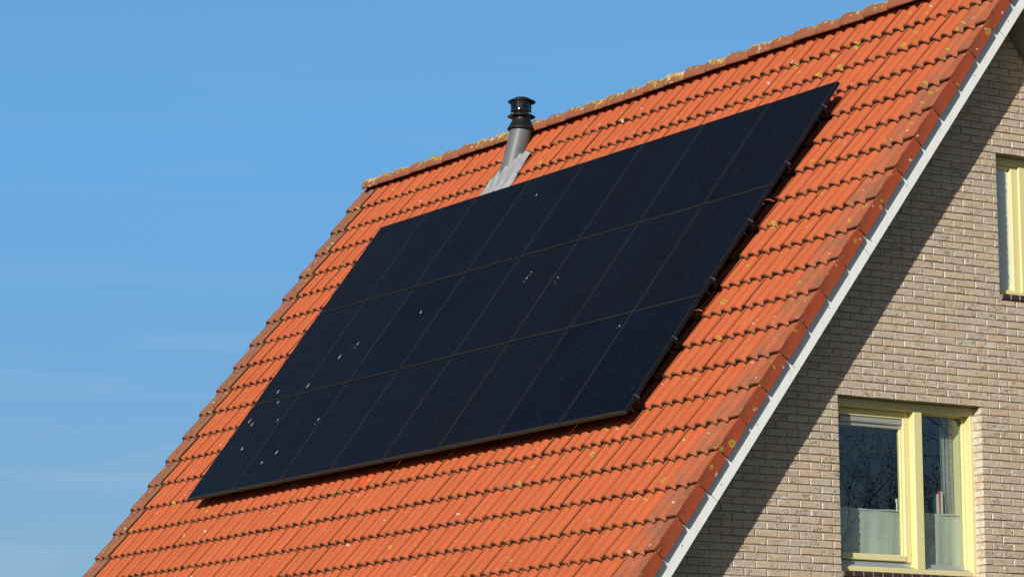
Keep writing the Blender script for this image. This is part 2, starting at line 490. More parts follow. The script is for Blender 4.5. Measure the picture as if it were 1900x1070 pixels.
def cloth_material(name, col, trans, alpha=1.0):
    t = NT(name)
    tc = t.n('ShaderNodeTexCoord').outputs['Object']
    c = t.mix(t.noise(tc, 60.0, 3), tuple(x * 0.92 for x in col), col)
    d = t.n('ShaderNodeBsdfDiffuse', {'Color': c})
    tr = t.n('ShaderNodeBsdfTranslucent', {'Color': c})
    mx = t.n('ShaderNodeMixShader', {0: trans, 1: d, 2: tr}).outputs[0]
    if alpha < 1:
        mx = t.n('ShaderNodeMixShader', {0: alpha, 1: t.n('ShaderNodeBsdfTransparent'), 2: mx}).outputs[0]
    t.t.links.new(mx, t.out.inputs[0])
    return t.m


M['curtain'] = cloth_material('white_cafe_curtain_cloth', (0.80, 0.82, 0.76), 0.25)
M['drape'] = cloth_material('sheer_grey_drape_cloth', (0.42, 0.46, 0.44), 0.3, 0.8)


def ground_material():
    t = NT('lawn')
    tc = t.n('ShaderNodeTexCoord').outputs['Object']
    c = t.mix(t.noise(tc, 0.4, 5), (0.085, 0.085, 0.035), (0.145, 0.125, 0.065))
    t.principled(**{'Base Color': c, 'Roughness': 0.95, 'Specular IOR Level': 0.1, 'Normal': t.bump(t.noise(tc, 18.0, 4), 0.8, 0.05)})
    return t.m


M['ground'] = ground_material()

# ------------------------------------------------------------------ ground
g = MB(); g.add([(-600, -600, GROUND), (600, -600, GROUND), (600, 600, GROUND), (-600, 600, GROUND)], [(0, 1, 2, 3)])
tag(g.build('ground', M['ground']), 'green lawn around the brick house', 'ground', kind='structure')

# ------------------------------------------------------------------ house
house = empty('brick_house', (-4.1, RIDGE_Y, GROUND))
tag(house, 'buff brick gabled house with orange tiled roof and pale yellow windows', 'house')

# ---- field tiles
NP = 21


def roof_xform(u, s, n, back=False):
    x, y, z = RP(u, s, n)
    return (x, 2 * RIDGE_Y - y, z) if back else (x, y, z)


def tile(mb, u0, sk, dn, yaw, tilt, r1, r2, back=False, width=None, L=0.385, prof=None, new=False):
    w = width or TW
    gap = 0.0090
    xs = np.linspace(0.001, w - gap, NP)
    th = 0.031
    rows = []    # (s offset, n offset, dirt)
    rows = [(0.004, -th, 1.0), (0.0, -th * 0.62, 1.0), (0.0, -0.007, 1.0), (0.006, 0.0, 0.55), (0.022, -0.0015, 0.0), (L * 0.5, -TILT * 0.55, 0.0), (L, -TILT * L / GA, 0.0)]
    vs, uv, uv2, at = [], [], [], []
    p = prof or wave
    for so, no, d in rows:
        for i, x in enumerate(xs):
            wv = p(x)
            edge = 0.0
            n = TILE_N + dn + DEP * wv + no
            if so < 0.01: n += 0.0
            uu = u0 + x + yaw * so
            ss = sk + so - yaw * (x - w / 2) + (0.0025 * math.sin(i * 1.7 + r1 * 20) if so < 0.01 else 0)
            n += tilt * (x - w / 2)
            vs.append(roof_xform(uu, ss, n, back)); uv.append((x, so)); uv2.append((uu + (37 if back else 0), ss))
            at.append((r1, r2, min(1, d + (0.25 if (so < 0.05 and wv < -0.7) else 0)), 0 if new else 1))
    fs = []
    K = len(xs)
    for j in range(len(rows) - 1):
        for i in range(K - 1):
            q = (j * K + i, j * K + i + 1, (j + 1) * K + i + 1, (j + 1) * K + i)
            fs.append(q if not back else q[::-1])
    mb.add(vs, fs, uv, at, uv2, smooth=True)
    # side edges of the tile (dark joint faces)
    for i, sgn in ((0, 1), (K - 1, -1)):
        a = [vs[2 * K + i], vs[(len(rows) - 1) * K + i]]
        nn = np.array(UN if not back else (0, SP, CP))
        b = [tuple(np.array(q) - nn * 0.02) for q in a]
        q = (0, 1, 3, 2) if sgn > 0 else (0, 2, 3, 1)
        mb.add(a + b, [q if not back else q[::-1]], at=(r1, r2, 0.8, 1))


tiles = MB()
NEW_TILE = {(math.ceil((S0 + 0.02) / GA), int((-4.36 - UL) / TW))}
for back in (False, True):
    for k in range(ROWS):
        for c in range(NCOL):
            dn = rng.normal(0, 0.0016); yaw = rng.normal(0, 0.004); tl = rng.normal(0, 0.006)
            if rng.random() < 0.05: dn += 0.004
            tile(tiles, UL + c * TW, S0 - GA * k + rng.normal(0, 0.002), dn, yaw, tl, rng.random(), rng.random(), back, new=(not back and (k, c) in NEW_TILE))
roof = tiles.build('roof', M['tile'], house)
roof['label'] = 'orange red wavy concrete roof tiles in level courses'

# ---- roof deck under the tiles (dark felt), both slopes, inside the tiles
deck = MB()
s_top = 5.0
for back in (False, True):
    lo, hi = (VL + 0.06, S0 - GA * (ROWS - 1) + 0.03), (VX - 0.06, 5.06)
    pts = []
    for n in (-0.235, -0.33):
        for s in (lo[1], hi[1]):
            for u in (lo[0], hi[0]):
                pts.append(roof_xform(u, s if s < 1 else (RIDGE_Y + n * SP) / CP - 0.002, n, back))
    fs = [(4, 5, 7, 6), (0, 2, 3, 1), (0, 1, 5, 4), (2, 6, 7, 3), (0, 4, 6, 2), (1, 3, 7, 5)]
    deck.add(pts, fs)
deck.build('roof_deck', M['dark'], house)


# ---- verge tiles (one mesh, one copy per course)
def wave_near(x):
    return 0.0 if x > TW - 0.022 else wave(x)


def verge_mesh(near=True):
    mb = MB()
    w = (VX - J0) if near else (UL - VL)
    L = 0.385; th = 0.032
    rows = [(0.004, -th, 1.0), (0.0, -th * 0.6, 1.0), (0.0, -0.006, 0.7), (0.007, 0.0, 0.15), (0.03, -0.0015, 0.0), (L * 0.5, -TILT * 0.55, 0.0), (L, -TILT * L / GA, 0.0)]
    if near:
        xs = list(np.linspace(0.0, TW, 20)) + [TW + 0.03, w - 0.012, w - 0.004, w]
        pf = lambda x: (0.0 if x > TW - 0.022 else wave(x))
        dr = lambda x: (0 if x < w - 0.013 else (-0.0015 if x < w - 0.003 else -0.005))
    else:
        # far verge: rounded outer roll, valley, roll, valley up to the dark joint
        xs = list(np.linspace(0.0, w - 0.018, 27))
        pf = lambda x: wave(x - w + TW) if x > 0.10 else 0.0
        dr = lambda x: -0.045 * max(0, (0.05 - x) / 0.05) ** 2
    org = (VX, S0, 0) if near else (VL, S0, 0)
    u_base = J0 if near else VL
    K = len(xs); vs, uv, uv2, at = [], [], [], []
    for so, no, d in rows:
        for x in xs:
            n = TILE_N + (0.004 if near else 0.010) + DEP * pf(x) + dr(x) + no
            vs.append(RP(u_base + x, S0 + so, n)); uv.append((x, so)); uv2.append((x, so)); at.append((0.0, 0.5, d, 1))
    fs = [(j * K + i, j * K + i + 1, (j + 1) * K + i + 1, (j + 1) * K + i) for j in range(len(rows) - 1) for i in range(K - 1)]
    mb.add(vs, fs, uv, at, uv2, smooth=True)
    # flange hanging over the barge board
    x1 = u_base + (xs[-1] if near else 0.0)
    sg = 1 if near else -1
    top = TILE_N + 0.004 - 0.005 if near else TILE_N - 0.043
    bot = -0.262
    out = [(0.0, top - 0.001), (L - 0.045, top - 0.020), (GA - 0.008, -0.175), (GA - 0.008, bot + 0.034), (GA - 0.026, bot), (0.005, bot), (0.0, bot + 0.006)]
    vs, ats = [], []
    for xx in (x1, x1 - sg * 0.022):
        for so, n in out:
            vs.append(RP(xx, S0 + so, n)); ats.append((1.0, 0.5, 0.6 if so < 0.001 else 0.0, 1))
    m = len(out)
    f = [tuple(range(m)), tuple(range(2 * m - 1, m - 1, -1))]
    f += [(i, m + i, m + (i + 1) % m, (i + 1) % m) for i in range(m)]
    if sg > 0: f = [q[::-1] for q in f]
    # orientation fix: outer face normal must point to +sg X
    mb.add(vs, f, [(0.2, 0.2)] * len(vs), ats, [(p[1], p[2]) for p in vs])
    if not near:
        # dark joint wall towards the field tiles
        a = [RP(u_base + xs[-1], S0, TILE_N), RP(u_base + xs[-1], S0 + L, TILE_N - TILT), RP(u_base + xs[-1], S0 + L, TILE_N - 0.06), RP(u_base + xs[-1], S0, TILE_N - 0.05)]
        mb.add(a, [(0, 1, 2, 3)], at=(0.5, 0.5, 1, 1))
    return mb


for near, nm in ((True, 'verge'), (False, 'verge_old')):
    vm = verge_mesh(near).mesh('verge_tile', M[nm])
    for k in range(ROWS):
        o = put('verge_tile', vm, roof, (0, 0, 0))
        sh = -GA * k + rng.normal(0, 0.002)
        o.location += Vector((rng.normal(0, 0.0018), sh * CP, sh * SP + rng.normal(0, 0.0010)))
# verge tiles of the slope behind the ridge, one mesh
for near in (True, False):
    vb = MB(); src = verge_mesh(near)
    for k in range(ROWS):
        sh = -GA * k
        pts = [(x, 2 * RIDGE_Y - (y + sh * CP), z + sh * SP) for x, y, z in src.v]
        vb.add(pts, [f[::-1] for f in src.f], src.uv, list(src.at), src.uv2)
    vb.build('rear_verge', M['verge'], roof)

# ---- moss and dirt clumps caught at the tile noses
def moss_material():
    t = NT('dark_moss')
    tc = t.n('ShaderNodeTexCoord').outputs['Object']
    c = t.mix(t.ramp(t.noise(tc, 11.0, 3), 0.40, 0.62), (0.035, 0.022, 0.014), (0.085, 0.062, 0.022))
    c = t.mix(t.ramp(t.noise(tc, 50.0, 2), 0.60, 0.66), c, (0.20, 0.17, 0.12))
    t.principled(**{'Base Color': c, 'Roughness': 0.95, 'Specular IOR Level': 0.1, 'Normal': t.bump(t.noise(tc, 200.0, 2), 0.8, 0.004)})
    return t.m


M['moss'] = moss_material()
ms = MB(); mr_ = np.random.default_rng(21)
for k in range(ROWS):
    sk = S0 - GA * k
    for c in range(NCOL):
        for xo in (0.056, 0.206, 0.295):
            pr = 0.10 + 0.20 * max(0, (0.4 - sk) / 2.2) + (0.16 if xo > 0.29 else 0)
            if -0.9 < sk < 0.0: pr += 0.12
            if mr_.random() > pr: continue
            if xo > 0.29:
                so = mr_.uniform(0.0, 0.22); nn = TILE_N - 0.012 - TILT * so / GA; ru, rs, rn = 0.008, mr_.uniform(0.008, 0.020), 0.010
            else:
                so = mr_.uniform(-0.010, 0.002); nn = TILE_N - DEP - 0.018; ru, rs, rn = mr_.uniform(0.012, 0.026), mr_.uniform(0.008, 0.016), mr_.uniform(0.009, 0.016)
            uu = UL + c * TW + xo + mr_.normal(0, 0.012 if xo < 0.29 else 0.001)
            vs, fs = [], []
            for j in range(5):
                th_ = math.pi * j / 4
                for i_ in range(8):
                    a_ = 2 * math.pi * i_ / 8; q = 1 + mr_.normal(0, 0.22)
                    vs.append(RP(uu + ru * q * math.sin(th_) * math.cos(a_), sk + so + rs * q * math.sin(th_) * math.sin(a_), nn + rn * q * math.cos(th_)))
            for j in range(4):
                for i_ in range(8):
                    i2 = (i_ + 1) % 8
                    fs.append((j * 8 + i_, (j + 1) * 8 + i_, (j + 1) * 8 + i2, j * 8 + i2))
            ms.add(vs, fs, smooth=True)
mo_ = ms.build('moss', M['moss'], roof); mo_['kind'] = 'stuff'

# ---- ridge tiles
PCAP = 0.355


def ridge_mesh():
    mb = MB(); n = 22; vs = []
    prof = [(-0.010, 0.108), (0.0, 0.118), (0.02, 0.122), (0.06, 0.120), (0.11, 0.112), (0.17, 0.106), (0.40, 0.091)]
    for x, r in prof:
        for i in range(n + 1):
            a = math.pi * (-0.055 + 1.11 * i / n)
            fl = 1.0
            vs.append((x, -r * math.cos(a) * 1.02, r * math.sin(a) * 0.98))
    fs = [(j * (n + 1) + i, (j + 1) * (n + 1) + i, (j + 1) * (n + 1) + i + 1, j * (n + 1) + i + 1) for j in range(len(prof) - 1) for i in range(n)]
    b = len(vs)
    for x, r in prof:
        for i in range(n + 1):
            a = math.pi * (-0.055 + 1.11 * i / n)
            vs.append((x, -(r - 0.016) * math.cos(a) * 1.02, (r - 0.016) * math.sin(a) * 0.98))
    fs += [tuple(b + t for t in f[::-1]) for f in fs[:]]
    for j in range(len(prof) - 1):
        for i in (0, n):
            q = (j * (n + 1) + i, (j + 1) * (n + 1) + i, b + (j + 1) * (n + 1) + i, b + j * (n + 1) + i)
            fs.append(q[::-1] if i == 0 else q)
    for i in range(n):
        q = (i, i + 1, b + i + 1, b + i)
        fs.append(q)
        e = (len(prof) - 1) * (n + 1)
        fs.append((e + i + 1, e + i, b + e + i, b + e + i + 1))
    mb.add(vs, fs, smooth=True)
    return mb.mesh('ridge_tile', M['ridge'])


rm = ridge_mesh()
NC = 32
RX0 = VL + 0.125
PCAP = (VX + 0.02 - RX0) / NC
for i in range(NC):
    o = put('ridge_tile', rm, roof, (RX0 + i * PCAP, RIDGE_Y + rng.normal(0, 0.003), 3.843 + rng.normal(0, 0.003)))
    o.rotation_euler = (rng.normal(0, 0.012), rng.normal(0, 0.004), rng.normal(0, 0.004))
# closed end discs of the ridge
for x in (RX0 + 0.004, VX + 0.03):
    mb = MB()
    pts = [(x, RIDGE_Y - 0.104 * math.cos(math.pi * i / 20), 3.843 + 0.104 * math.sin(math.pi * i / 20)) for i in range(21)]
    q = [(x + 0.012, p[1], p[2]) for p in pts]
    mb.add(pts + q, [tuple(range(21)), tuple(range(41, 20, -1))] + [(i, 21 + i, 21 + (i + 1) % 21, (i + 1) % 21) for i in range(21)])
    mb.build('ridge_end', M['ridge'], roof)

# ---- barge boards with butt joints, and soffit
BX0, BX1 = 1.463, 1.485
scr = MB(); scr.lathe([(0.0075, 0.0), (0.0065, 0.003)], (0, 0, 0), (1, 0, 0), 10, cap=(True, True)); screw_me = scr.mesh('screw', M['alu'])
B_TOP, B_BOT = -0.215, -0.410
apex_s = lambda n: (RIDGE_Y + n * SP) / CP
cuts = [-3.28, -0.795, 1.80, 4.30]
for back in (False, True):
    cc = cuts + [None]
    for i in range(len(cc) - 1):
        a = cc[i] + (0.003 if i else 0)
        mb = MB()
        if cc[i + 1] is None:
            eT, eB = apex_s(B_TOP) - 0.0015, apex_s(B_BOT) - 0.0015
        else:
            eT = eB = cc[i + 1] - 0.003
        sec = [(a, B_BOT), (eB, B_BOT), (eT, B_TOP), (a, B_TOP)]
        vs = [roof_xform(x, s, n, back) for x in (BX1, BX0) for s, n in sec]
        fs = [(0, 1, 2, 3), (7, 6, 5, 4), (0, 4, 5, 1), (1, 5, 6, 2), (2, 6, 7, 3), (3, 7, 4, 0)]
        if back: fs = [f[::-1] for f in fs]
        mb.add(vs, fs)
        ob = mb.build('barge_board', M['board'], house)
        # screw heads
        for s in np.arange(a + 0.12, (eB if cc[i + 1] else eB - 0.1), 0.62):
            p = Vector(roof_xform(BX1 - 0.0005, s + 0.02 * math.sin(s * 9), -0.33 - 0.02 * (math.sin(s * 5) + 1), back))
            put('screw', screw_me, ob, p)
    mb = MB()
    sec = [(-3.28, -0.400), (apex_s(-0.400) - 0.002, -0.400), (apex_s(-0.388) - 0.002, -0.388), (-3.28, -0.388)]
    vs = [roof_xform(x, s, n, back) for x in (BX0 - 0.001, WALL_X - 0.02) for s, n in sec]
    fs = [(0, 1, 2, 3), (7, 6, 5, 4), (0, 4, 5, 1), (1, 5, 6, 2), (2, 6, 7, 3), (3, 7, 4, 0)]
    if back: fs = [f[::-1] for f in fs]
    mb.add(vs, fs)
    mb.build('soffit', M['soffit'], house)

# ------------------------------------------------------------------ gable wall of real bricks
W1 = (1.312, 2.812, -1.325, 0.090)     # window openings y0,y1,z0,z1
W2 = (3.060, 3.740, 1.075, 2.2775)
REV = 0.105
CH, BL, MJ = 0.0625, 0.222, 0.011
Y_JOINT = 1.679


def wall_top(y):
    yy = y if y <= RIDGE_Y else 2 * RIDGE_Y - y
    return (yy * SP - 0.402) / CP


EAVE_Y = (-0.402 + 0.0) and (GROUND + 2.6)
wy0 = -1.55
wy1 = 2 * RIDGE_Y - wy0
bricks = MB()
k0 = int(math.floor((GROUND - 0.09) / CH))
k1 = int(math.ceil((4.0 - 0.09) / CH))
SILL_H = 0.062


def brick(y0, y1, z0, z1, deepL=False, deepR=False):
    if y1 - y0 < 0.018: return
    d = rng.normal(0, 0.0012, 4) + rng.normal(0, 0.0012)
    j = lambda: rng.normal(0, 0.0011)
    dep = 0.020
    b = 0.004
    f = [(WALL_X + d[0], y0 + b + j(), z0 + b + j()), (WALL_X + d[1], y1 - b + j(), z0 + b + j()), (WALL_X + d[2], y1 - b + j(), z1 - b + j()), (WALL_X + d[3], y0 + b + j(), z1 - b + j())]
    g = [(WALL_X - 0.004, y0, z0), (WALL_X - 0.004, y1, z0), (WALL_X - 0.004, y1, z1), (WALL_X - 0.004, y0, z1)]
    dl = REV + 0.02 if deepL else dep
    drr = REV + 0.02 if deepR else dep
    h = [(WALL_X - dl, y0, z0), (WALL_X - drr, y1, z0), (WALL_X - drr, y1, z1), (WALL_X - dl, y0, z1)]
    fs = [(0, 1, 2, 3)]
    for i in range(4):
        k = (i + 1) % 4
        fs += [(4 + i, 4 + k, k, i), (8 + i, 8 + k, 4 + k, 4 + i)]
    ww, hh = y1 - y0, z1 - z0
    u = [(0.004, 0.004), (ww - .004, 0.004), (ww - .004, hh - .004), (0.004, hh - .004)]
    u2 = [(0, 0), (ww, 0), (ww, hh), (0, hh)]
    bricks.add(f + g + h, fs, u + u2 + u2, (rng.random(), rng.random(), rng.random(), 1))


for k in range(k0, k1):
    zb = 0.09 + k * CH
    zlo, zhi = zb + MJ / 2, zb + CH - MJ / 2
    zm = (zlo + zhi) / 2
    # usable y spans at this course
    lim = max(0.0, 0)
    ya = max(wy0, (zhi * CP + 0.402) / SP)
    yb = 2 * RIDGE_Y - ya
    if yb - ya < 0.05: continue
    spans = [[ya, yb, False, False]]
    for (a, b2, c, d) in (W1, W2):
        lo_z = c - SILL_H
        if zhi > lo_z + 0.012 and zlo < d - 0.004:
            ns = []
            for s in spans:
                if s[1] <= a or s[0] >= b2: ns.append(s); continue
                if zhi > c + 0.01:
                    if s[0] < a: ns.append([s[0], a, s[2], True])
                    if s[1] > b2: ns.append([b2, s[1], True, s[3]])
                else:
                    if s[0] < a - 0.0: ns.append([s[0], a - 0.0, s[2], False])
                    if s[1] > b2 + 0.0: ns.append([b2 + 0.0, s[1], False, s[3]])
            spans = ns
    ph = Y_JOINT + (BL / 2 if k % 2 else 0)
    for s in spans:
        i0 = math.floor((s[0] - ph) / BL) - 1
        i1 = math.ceil((s[1] - ph) / BL) + 1
        for i in range(i0, i1):
            y0 = ph + i * BL + MJ / 2; y1 = y0 + BL - MJ
            cl, cr = y0 < s[0], y1 > s[1]
            y0c, y1c = max(y0, s[0]), min(y1, s[1])
            if y1c - y0c < 0.02: continue
            y0c += rng.normal(0, 0.0012) if not cl else 0; y1c += rng.normal(0, 0.0012) if not cr else 0
            dz = rng.normal(0, 0.0008)
            brick(y0c, y1c, zlo + dz, zhi + dz + rng.normal(0, 0.0007), s[2] and y0c - s[0] < 0.05, s[3] and s[1] - y1c < 0.05)
gable = bricks.build('gable_wall', M['brick'], house)

# mortar sheet behind the brick faces with the two openings left out, plus reveals
mo = MB()
XM = WALL_X - 0.009


def mortar_poly(y0, y1, zlo, fn_top=True, ztop=None):
    n = 24
    ys = np.linspace(y0, y1, n)
    vs, fs = [], []
    for y in ys:
        vs += [(XM, y, zlo), (XM, y, max(zlo + 0.001, wall_top(y)) if fn_top else ztop)]
    for i in range(n - 1): fs.append((2 * i, 2 * i + 2, 2 * i + 3, 2 * i + 1))
    mo.add(vs, fs)


ysplit = [wy0, W1[0] - 0.004, W1[1] + 0.004, W2[0] - 0.004, W2[1] + 0.004, wy1]
mortar_poly(ysplit[0], ysplit[1], GROUND); mortar_poly(ysplit[2], ysplit[3], GROUND); mortar_poly(ysplit[4], ysplit[5], GROUND)
mortar_poly(ysplit[1], ysplit[2], GROUND, False, W1[2] - SILL_H); mortar_poly(ysplit[1], ysplit[2], W1[3] + 0.004)
mortar_poly(ysplit[3], ysplit[4], GROUND, False, W2[2] - SILL_H); mortar_poly(ysplit[3], ysplit[4], W2[3] + 0.004)
for (a, b2, c, d) in (W1, W2):
    x0 = WALL_X - REV - 0.02
    c2 = c - SILL_H
    mo.add([(XM, a - .004, c2), (x0, a - .004, c2), (x0, a - .004, d + .004), (XM, a - .004, d + .004)], [(0, 1, 2, 3)])
    mo.add([(XM, b2 + .004, c2), (x0, b2 + .004, c2), (x0, b2 + .004, d + .004), (XM, b2 + .004, d + .004)], [(3, 2, 1, 0)])
    mo.add([(WALL_X - .006, a - .004, d + .004), (WALL_X - .006, b2 + .004, d + .004), (x0, b2 + .004, d + .004), (x0, a - .004, d + .004)], [(0, 1, 2, 3)])
    mo.add([(XM, a - .004, c2), (XM, b2 + .004, c2), (x0, b2 + .004, c2), (x0, a - .004, c2)], [(0, 1, 2, 3)])
mo.build('mortar', M['mortar'], gable)

# other walls of the house (brick courses in the material)
def brick_tex():
    t = NT('buff_brick_courses')
    tc = t.n('ShaderNodeTexCoord').outputs['Object']
    sp = t.n('ShaderNodeSeparateXYZ', {0: tc})
    v = t.n('ShaderNodeCombineXYZ', {0: t.math('ADD', sp.outputs[0], sp.outputs[1]), 1: sp.outputs[2]}).outputs[0]
    b = t.n('ShaderNodeTexBrick', {'Vector': v, 'Scale': 1.0, 'Color1': (0.38, 0.265, 0.16), 'Color2': (0.32, 0.235, 0.16), 'Mortar': (0.2, 0.175, 0.145), 'Mortar Size': 0.006, 'Brick Width': 0.222, 'Row Height': 0.0625})
    t.principled(**{'Base Color': b.outputs[0], 'Roughness': 0.92, 'Normal': t.bump(t.math('SUBTRACT', 1.0, b.outputs[1]), 0.6, 0.006)})
    return t.m


M['brick_tex'] = brick_tex()
ow = MB()
ow.box((VL + 0.35, wy0 + 0.003, GROUND), (WALL_X - 0.02, wy0 + 0.25, wall_top(wy0 + 0.0) - 0.02))
ow.build('side_wall', M['brick_tex'], house)
ow = MB()
ow.box((VL + 0.35, wy1 - 0.25, GROUND), (WALL_X - 0.02, wy1 - 0.003, wall_top(wy0) - 0.02))
ow.build('side_wall', M['brick_tex'], house)
fg = MB()
xs_ = VL + 0.33
fg.add([(xs_, wy0, GROUND), (xs_, wy1, GROUND), (xs_, wy1, wall_top(wy1)), (xs_, RIDGE_Y, wall_top(RIDGE_Y)), (xs_, wy0, wall_top(wy0)),
        (xs_ + .2, wy0, GROUND), (xs_ + .2, wy1, GROUND), (xs_ + .2, wy1, wall_top(wy1)), (xs_ + .2, RIDGE_Y, wall_top(RIDGE_Y)), (xs_ + .2, wy0, wall_top(wy0))],
       [(4, 3, 2, 1, 0), (5, 6, 7, 8, 9)])
fg.build('far_gable_wall', M['brick_tex'], house)

# ------------------------------------------------------------------ windows
def ybox(mb, x0, x1, y0, y1, z0, z1, bev=0.004):
    mb.box((x0, y0, z0), (x1, y1, z1), bev=bev)


def sill(y0, y1, ztop, parent):
    mb = MB(); n = int(round((y1 - y0) / 0.098)); w = (y1 - y0) / n
    A = ((1, 0, 0), (0, 1, 0), (0, 0, 1))
    for i in range(n):
        mb.box((WALL_X - REV - 0.01, y0 + i * w + 0.003, ztop - 0.052 + rng.normal(0, .0008)), (WALL_X + 0.022, y0 + (i + 1) * w - 0.003, ztop - 0.004), bev=0.006)
    o = mb.build('window_sill', M['sill'], parent)
    m2 = MB(); m2.box((WALL_X - REV - 0.012, y0 + 0.001, ztop - 0.058), (WALL_X + 0.014, y1 - 0.001, ztop - 0.010))
    # mortar bed under and between the sill tiles
    m2.build('sill_joint', M['white_mortar'], o) if False else None
    return o, m2


M['white_mortar'] = plain('pale_sill_mortar', (0.24, 0.22, 0.20), 0.9)
FX = 1.040      # front plane of the frames


def lining(w, depth0, depth1, parent):
    a, b2, c, d = w
    mb = MB(); t = 0.012
    mb.box((depth1, a + 0.02 - t, c), (depth0, a + 0.02, d)); mb.box((depth1, b2 - 0.012, c), (depth0, b2 - 0.012 + t, d))
    mb.box((depth1, a + 0.02, d - 0.03), (depth0, b2 - 0.012, d - 0.03 + t)); mb.box((depth1, a + 0.02, c + 0.02), (depth0 - 0.001, b2 - 0.012, c + 0.04))
    return mb.build('window_lining', M['reveal'], parent)


# lower window
y0, y1, z0, z1 = W1
f = MB()
ybox(f, 0.890, FX, y0 - 0.008, 1.372, z0 + 0.0025, z1 + 0.002)
ybox(f, 0.890, FX, 2.775, y1 + 0.022, z0 + 0.0025, z1 + 0.002)
ybox(f, 0.892, FX - 0.0015, 1.372, 2.775, 0.025, z1 + 0.002)
ybox(f, 0.892, FX - 0.0015, 1.372, 2.775, z0 + 0.0025, -1.276)
ybox(f, 0.894, FX - 0.003, 2.178, 2.266, -1.276, 0.025)
win = f.build('window', M['yellow'], house)
win['label'] = 'pale yellow framed window with half curtains and grey vent'
# opening sash on the left, set well back in the frame
s = MB()
ybox(s, 0.905, 0.970, 1.374, 1.452, -1.222, 0.023)
ybox(s, 0.905, 0.970, 2.118, 2.176, -1.222, 0.023)
ybox(s, 0.906, 0.9685, 1.452, 2.118, -0.036, 0.023)
ybox(s, 0.906, 0.980, 1.452, 2.118, -1.216, -1.163, 0.006)
ybox(s, 0.906, 0.944, 2.100, 2.117, -1.163, -0.036, 0.003)
sash = s.build('sash', M['yellow'], win)
p = MB(); p.box((0.928, 1.446, -1.17), (0.932, 2.112, -0.030)); p.build('pane', M['glass'], win)
v = MB()
v.box((0.932, 1.453, -0.119), (0.940, 2.117, -0.0365), bev=0.002)
v.box((0.940, 1.470, -0.086), (0.966, 2.112, -0.0420), bev=0.008)
v.box((0.940, 1.456, -0.117), (0.950, 2.115, -0.097), bev=0.003)
v.build('vent', M['alu'], win)
d_ = MB(); d_.box((0.950, 1.374, -1.275), (1.005, 2.177, -1.262)); d_.box((0.950, 1.374, -1.262), (0.956, 2.177, -1.224)); d_.build('drip_rail', M['alu'], win)
h_ = MB(); h_.box((0.898, 2.080, -0.800), (0.912, 2.092, -0.690), bev=0.004); h_.box((0.890, 2.080, -0.72), (0.905, 2.096, -0.69), bev=0.003); h_.build('handle', M['white'], win)
# fixed light on the right with glazing beads
p = MB(); p.box((0.9280, 2.264, -1.275), (0.9320, 2.777, 0.027)); p.build('pane', M['glass'], win)
b_ = MB()
ybox(b_, 0.932, 0.955, 2.266, 2.276, -1.258, 0.025, 0.003); ybox(b_, 0.932, 0.962, 2.757, 2.775, -1.258, 0.025, 0.003)
ybox(b_, 0.932, 0.955, 2.276, 2.757, 0.013, 0.025, 0.003)
b_.build('glazing_bead', M['yellow'], win)
a_ = MB(); a_.box((0.933, 2.267, -1.275), (0.995, 2.774, -1.258)); a_.box((0.933, 2.277, -1.258), (0.945, 2.756, -1.222)); a_.build('drip_rail', M['alu'], win)
so, _ = sill(y0 + 0.001, y1 - 0.001, z0 + 0.001, win)
lining((y0, y1, z0, z1), 0.889, 0.66, win)
sj = MB(); sj.box((WALL_X - REV - 0.012, y0 + 0.002, z0 - 0.054), (WALL_X + 0.010, y1 - 0.002, z0 - 0.010)); sj.build('sill_mortar', M['white_mortar'], win)

# upper window
y0, y1, z0, z1 = W2
f = MB()
ybox(f, 0.930, FX, y0 - 0.008, y0 + 0.060, z0 + 0.0025, z1 + 0.002)
ybox(f, 0.930, FX, y1 - 0.060, y1 + 0.012, z0 + 0.0025, z1 + 0.002)
ybox(f, 0.932, FX - 0.0015, y0 + 0.060, y1 - 0.060, 2.214, z1 + 0.002)
ybox(f, 0.932, FX - 0.0015, y0 + 0.060, y1 - 0.060, z0 + 0.0025, 1.122)
ybox(f, 0.934, FX - 0.003, 3.400, 3.470, 1.122, 2.214)
win2 = f.build('window', M['yellow'], house)
win2['label'] = 'narrow upper window with pale yellow frame and milky grey panes'
s = MB()
ybox(s, 0.952, 1.014, 3.330, 3.398, 1.124, 2.212); ybox(s, 0.952, 1.014, 3.122, 3.128, 1.124, 2.212, 0.001)
ybox(s, 0.953, 1.0125, 3.128, 3.330, 2.190, 2.212); ybox(s, 0.953, 1.0125, 3.128, 3.330, 1.124, 1.140)
s.build('sash', M['yellow'], win2)
p = MB(); p.box((0.9735, 3.126, 1.138), (0.9775, 3.332, 2.192)); p.build('pane', M['milky'], win2)
p = MB(); p.box((0.9735, 3.470, 1.120), (0.9775, 3.682, 2.216)); p.build('pane', M['milky'], win2)
sill(y0 + 0.001, y1 - 0.001, z0 + 0.001, win2)
lining((y0, y1, z0, z1), 0.929, 0.66, win2)
sj = MB(); sj.box((WALL_X - REV - 0.012, y0 + 0.002, z0 - 0.054), (WALL_X + 0.010, y1 - 0.002, z0 - 0.010)); sj.build('sill_mortar', M['white_mortar'], win2)

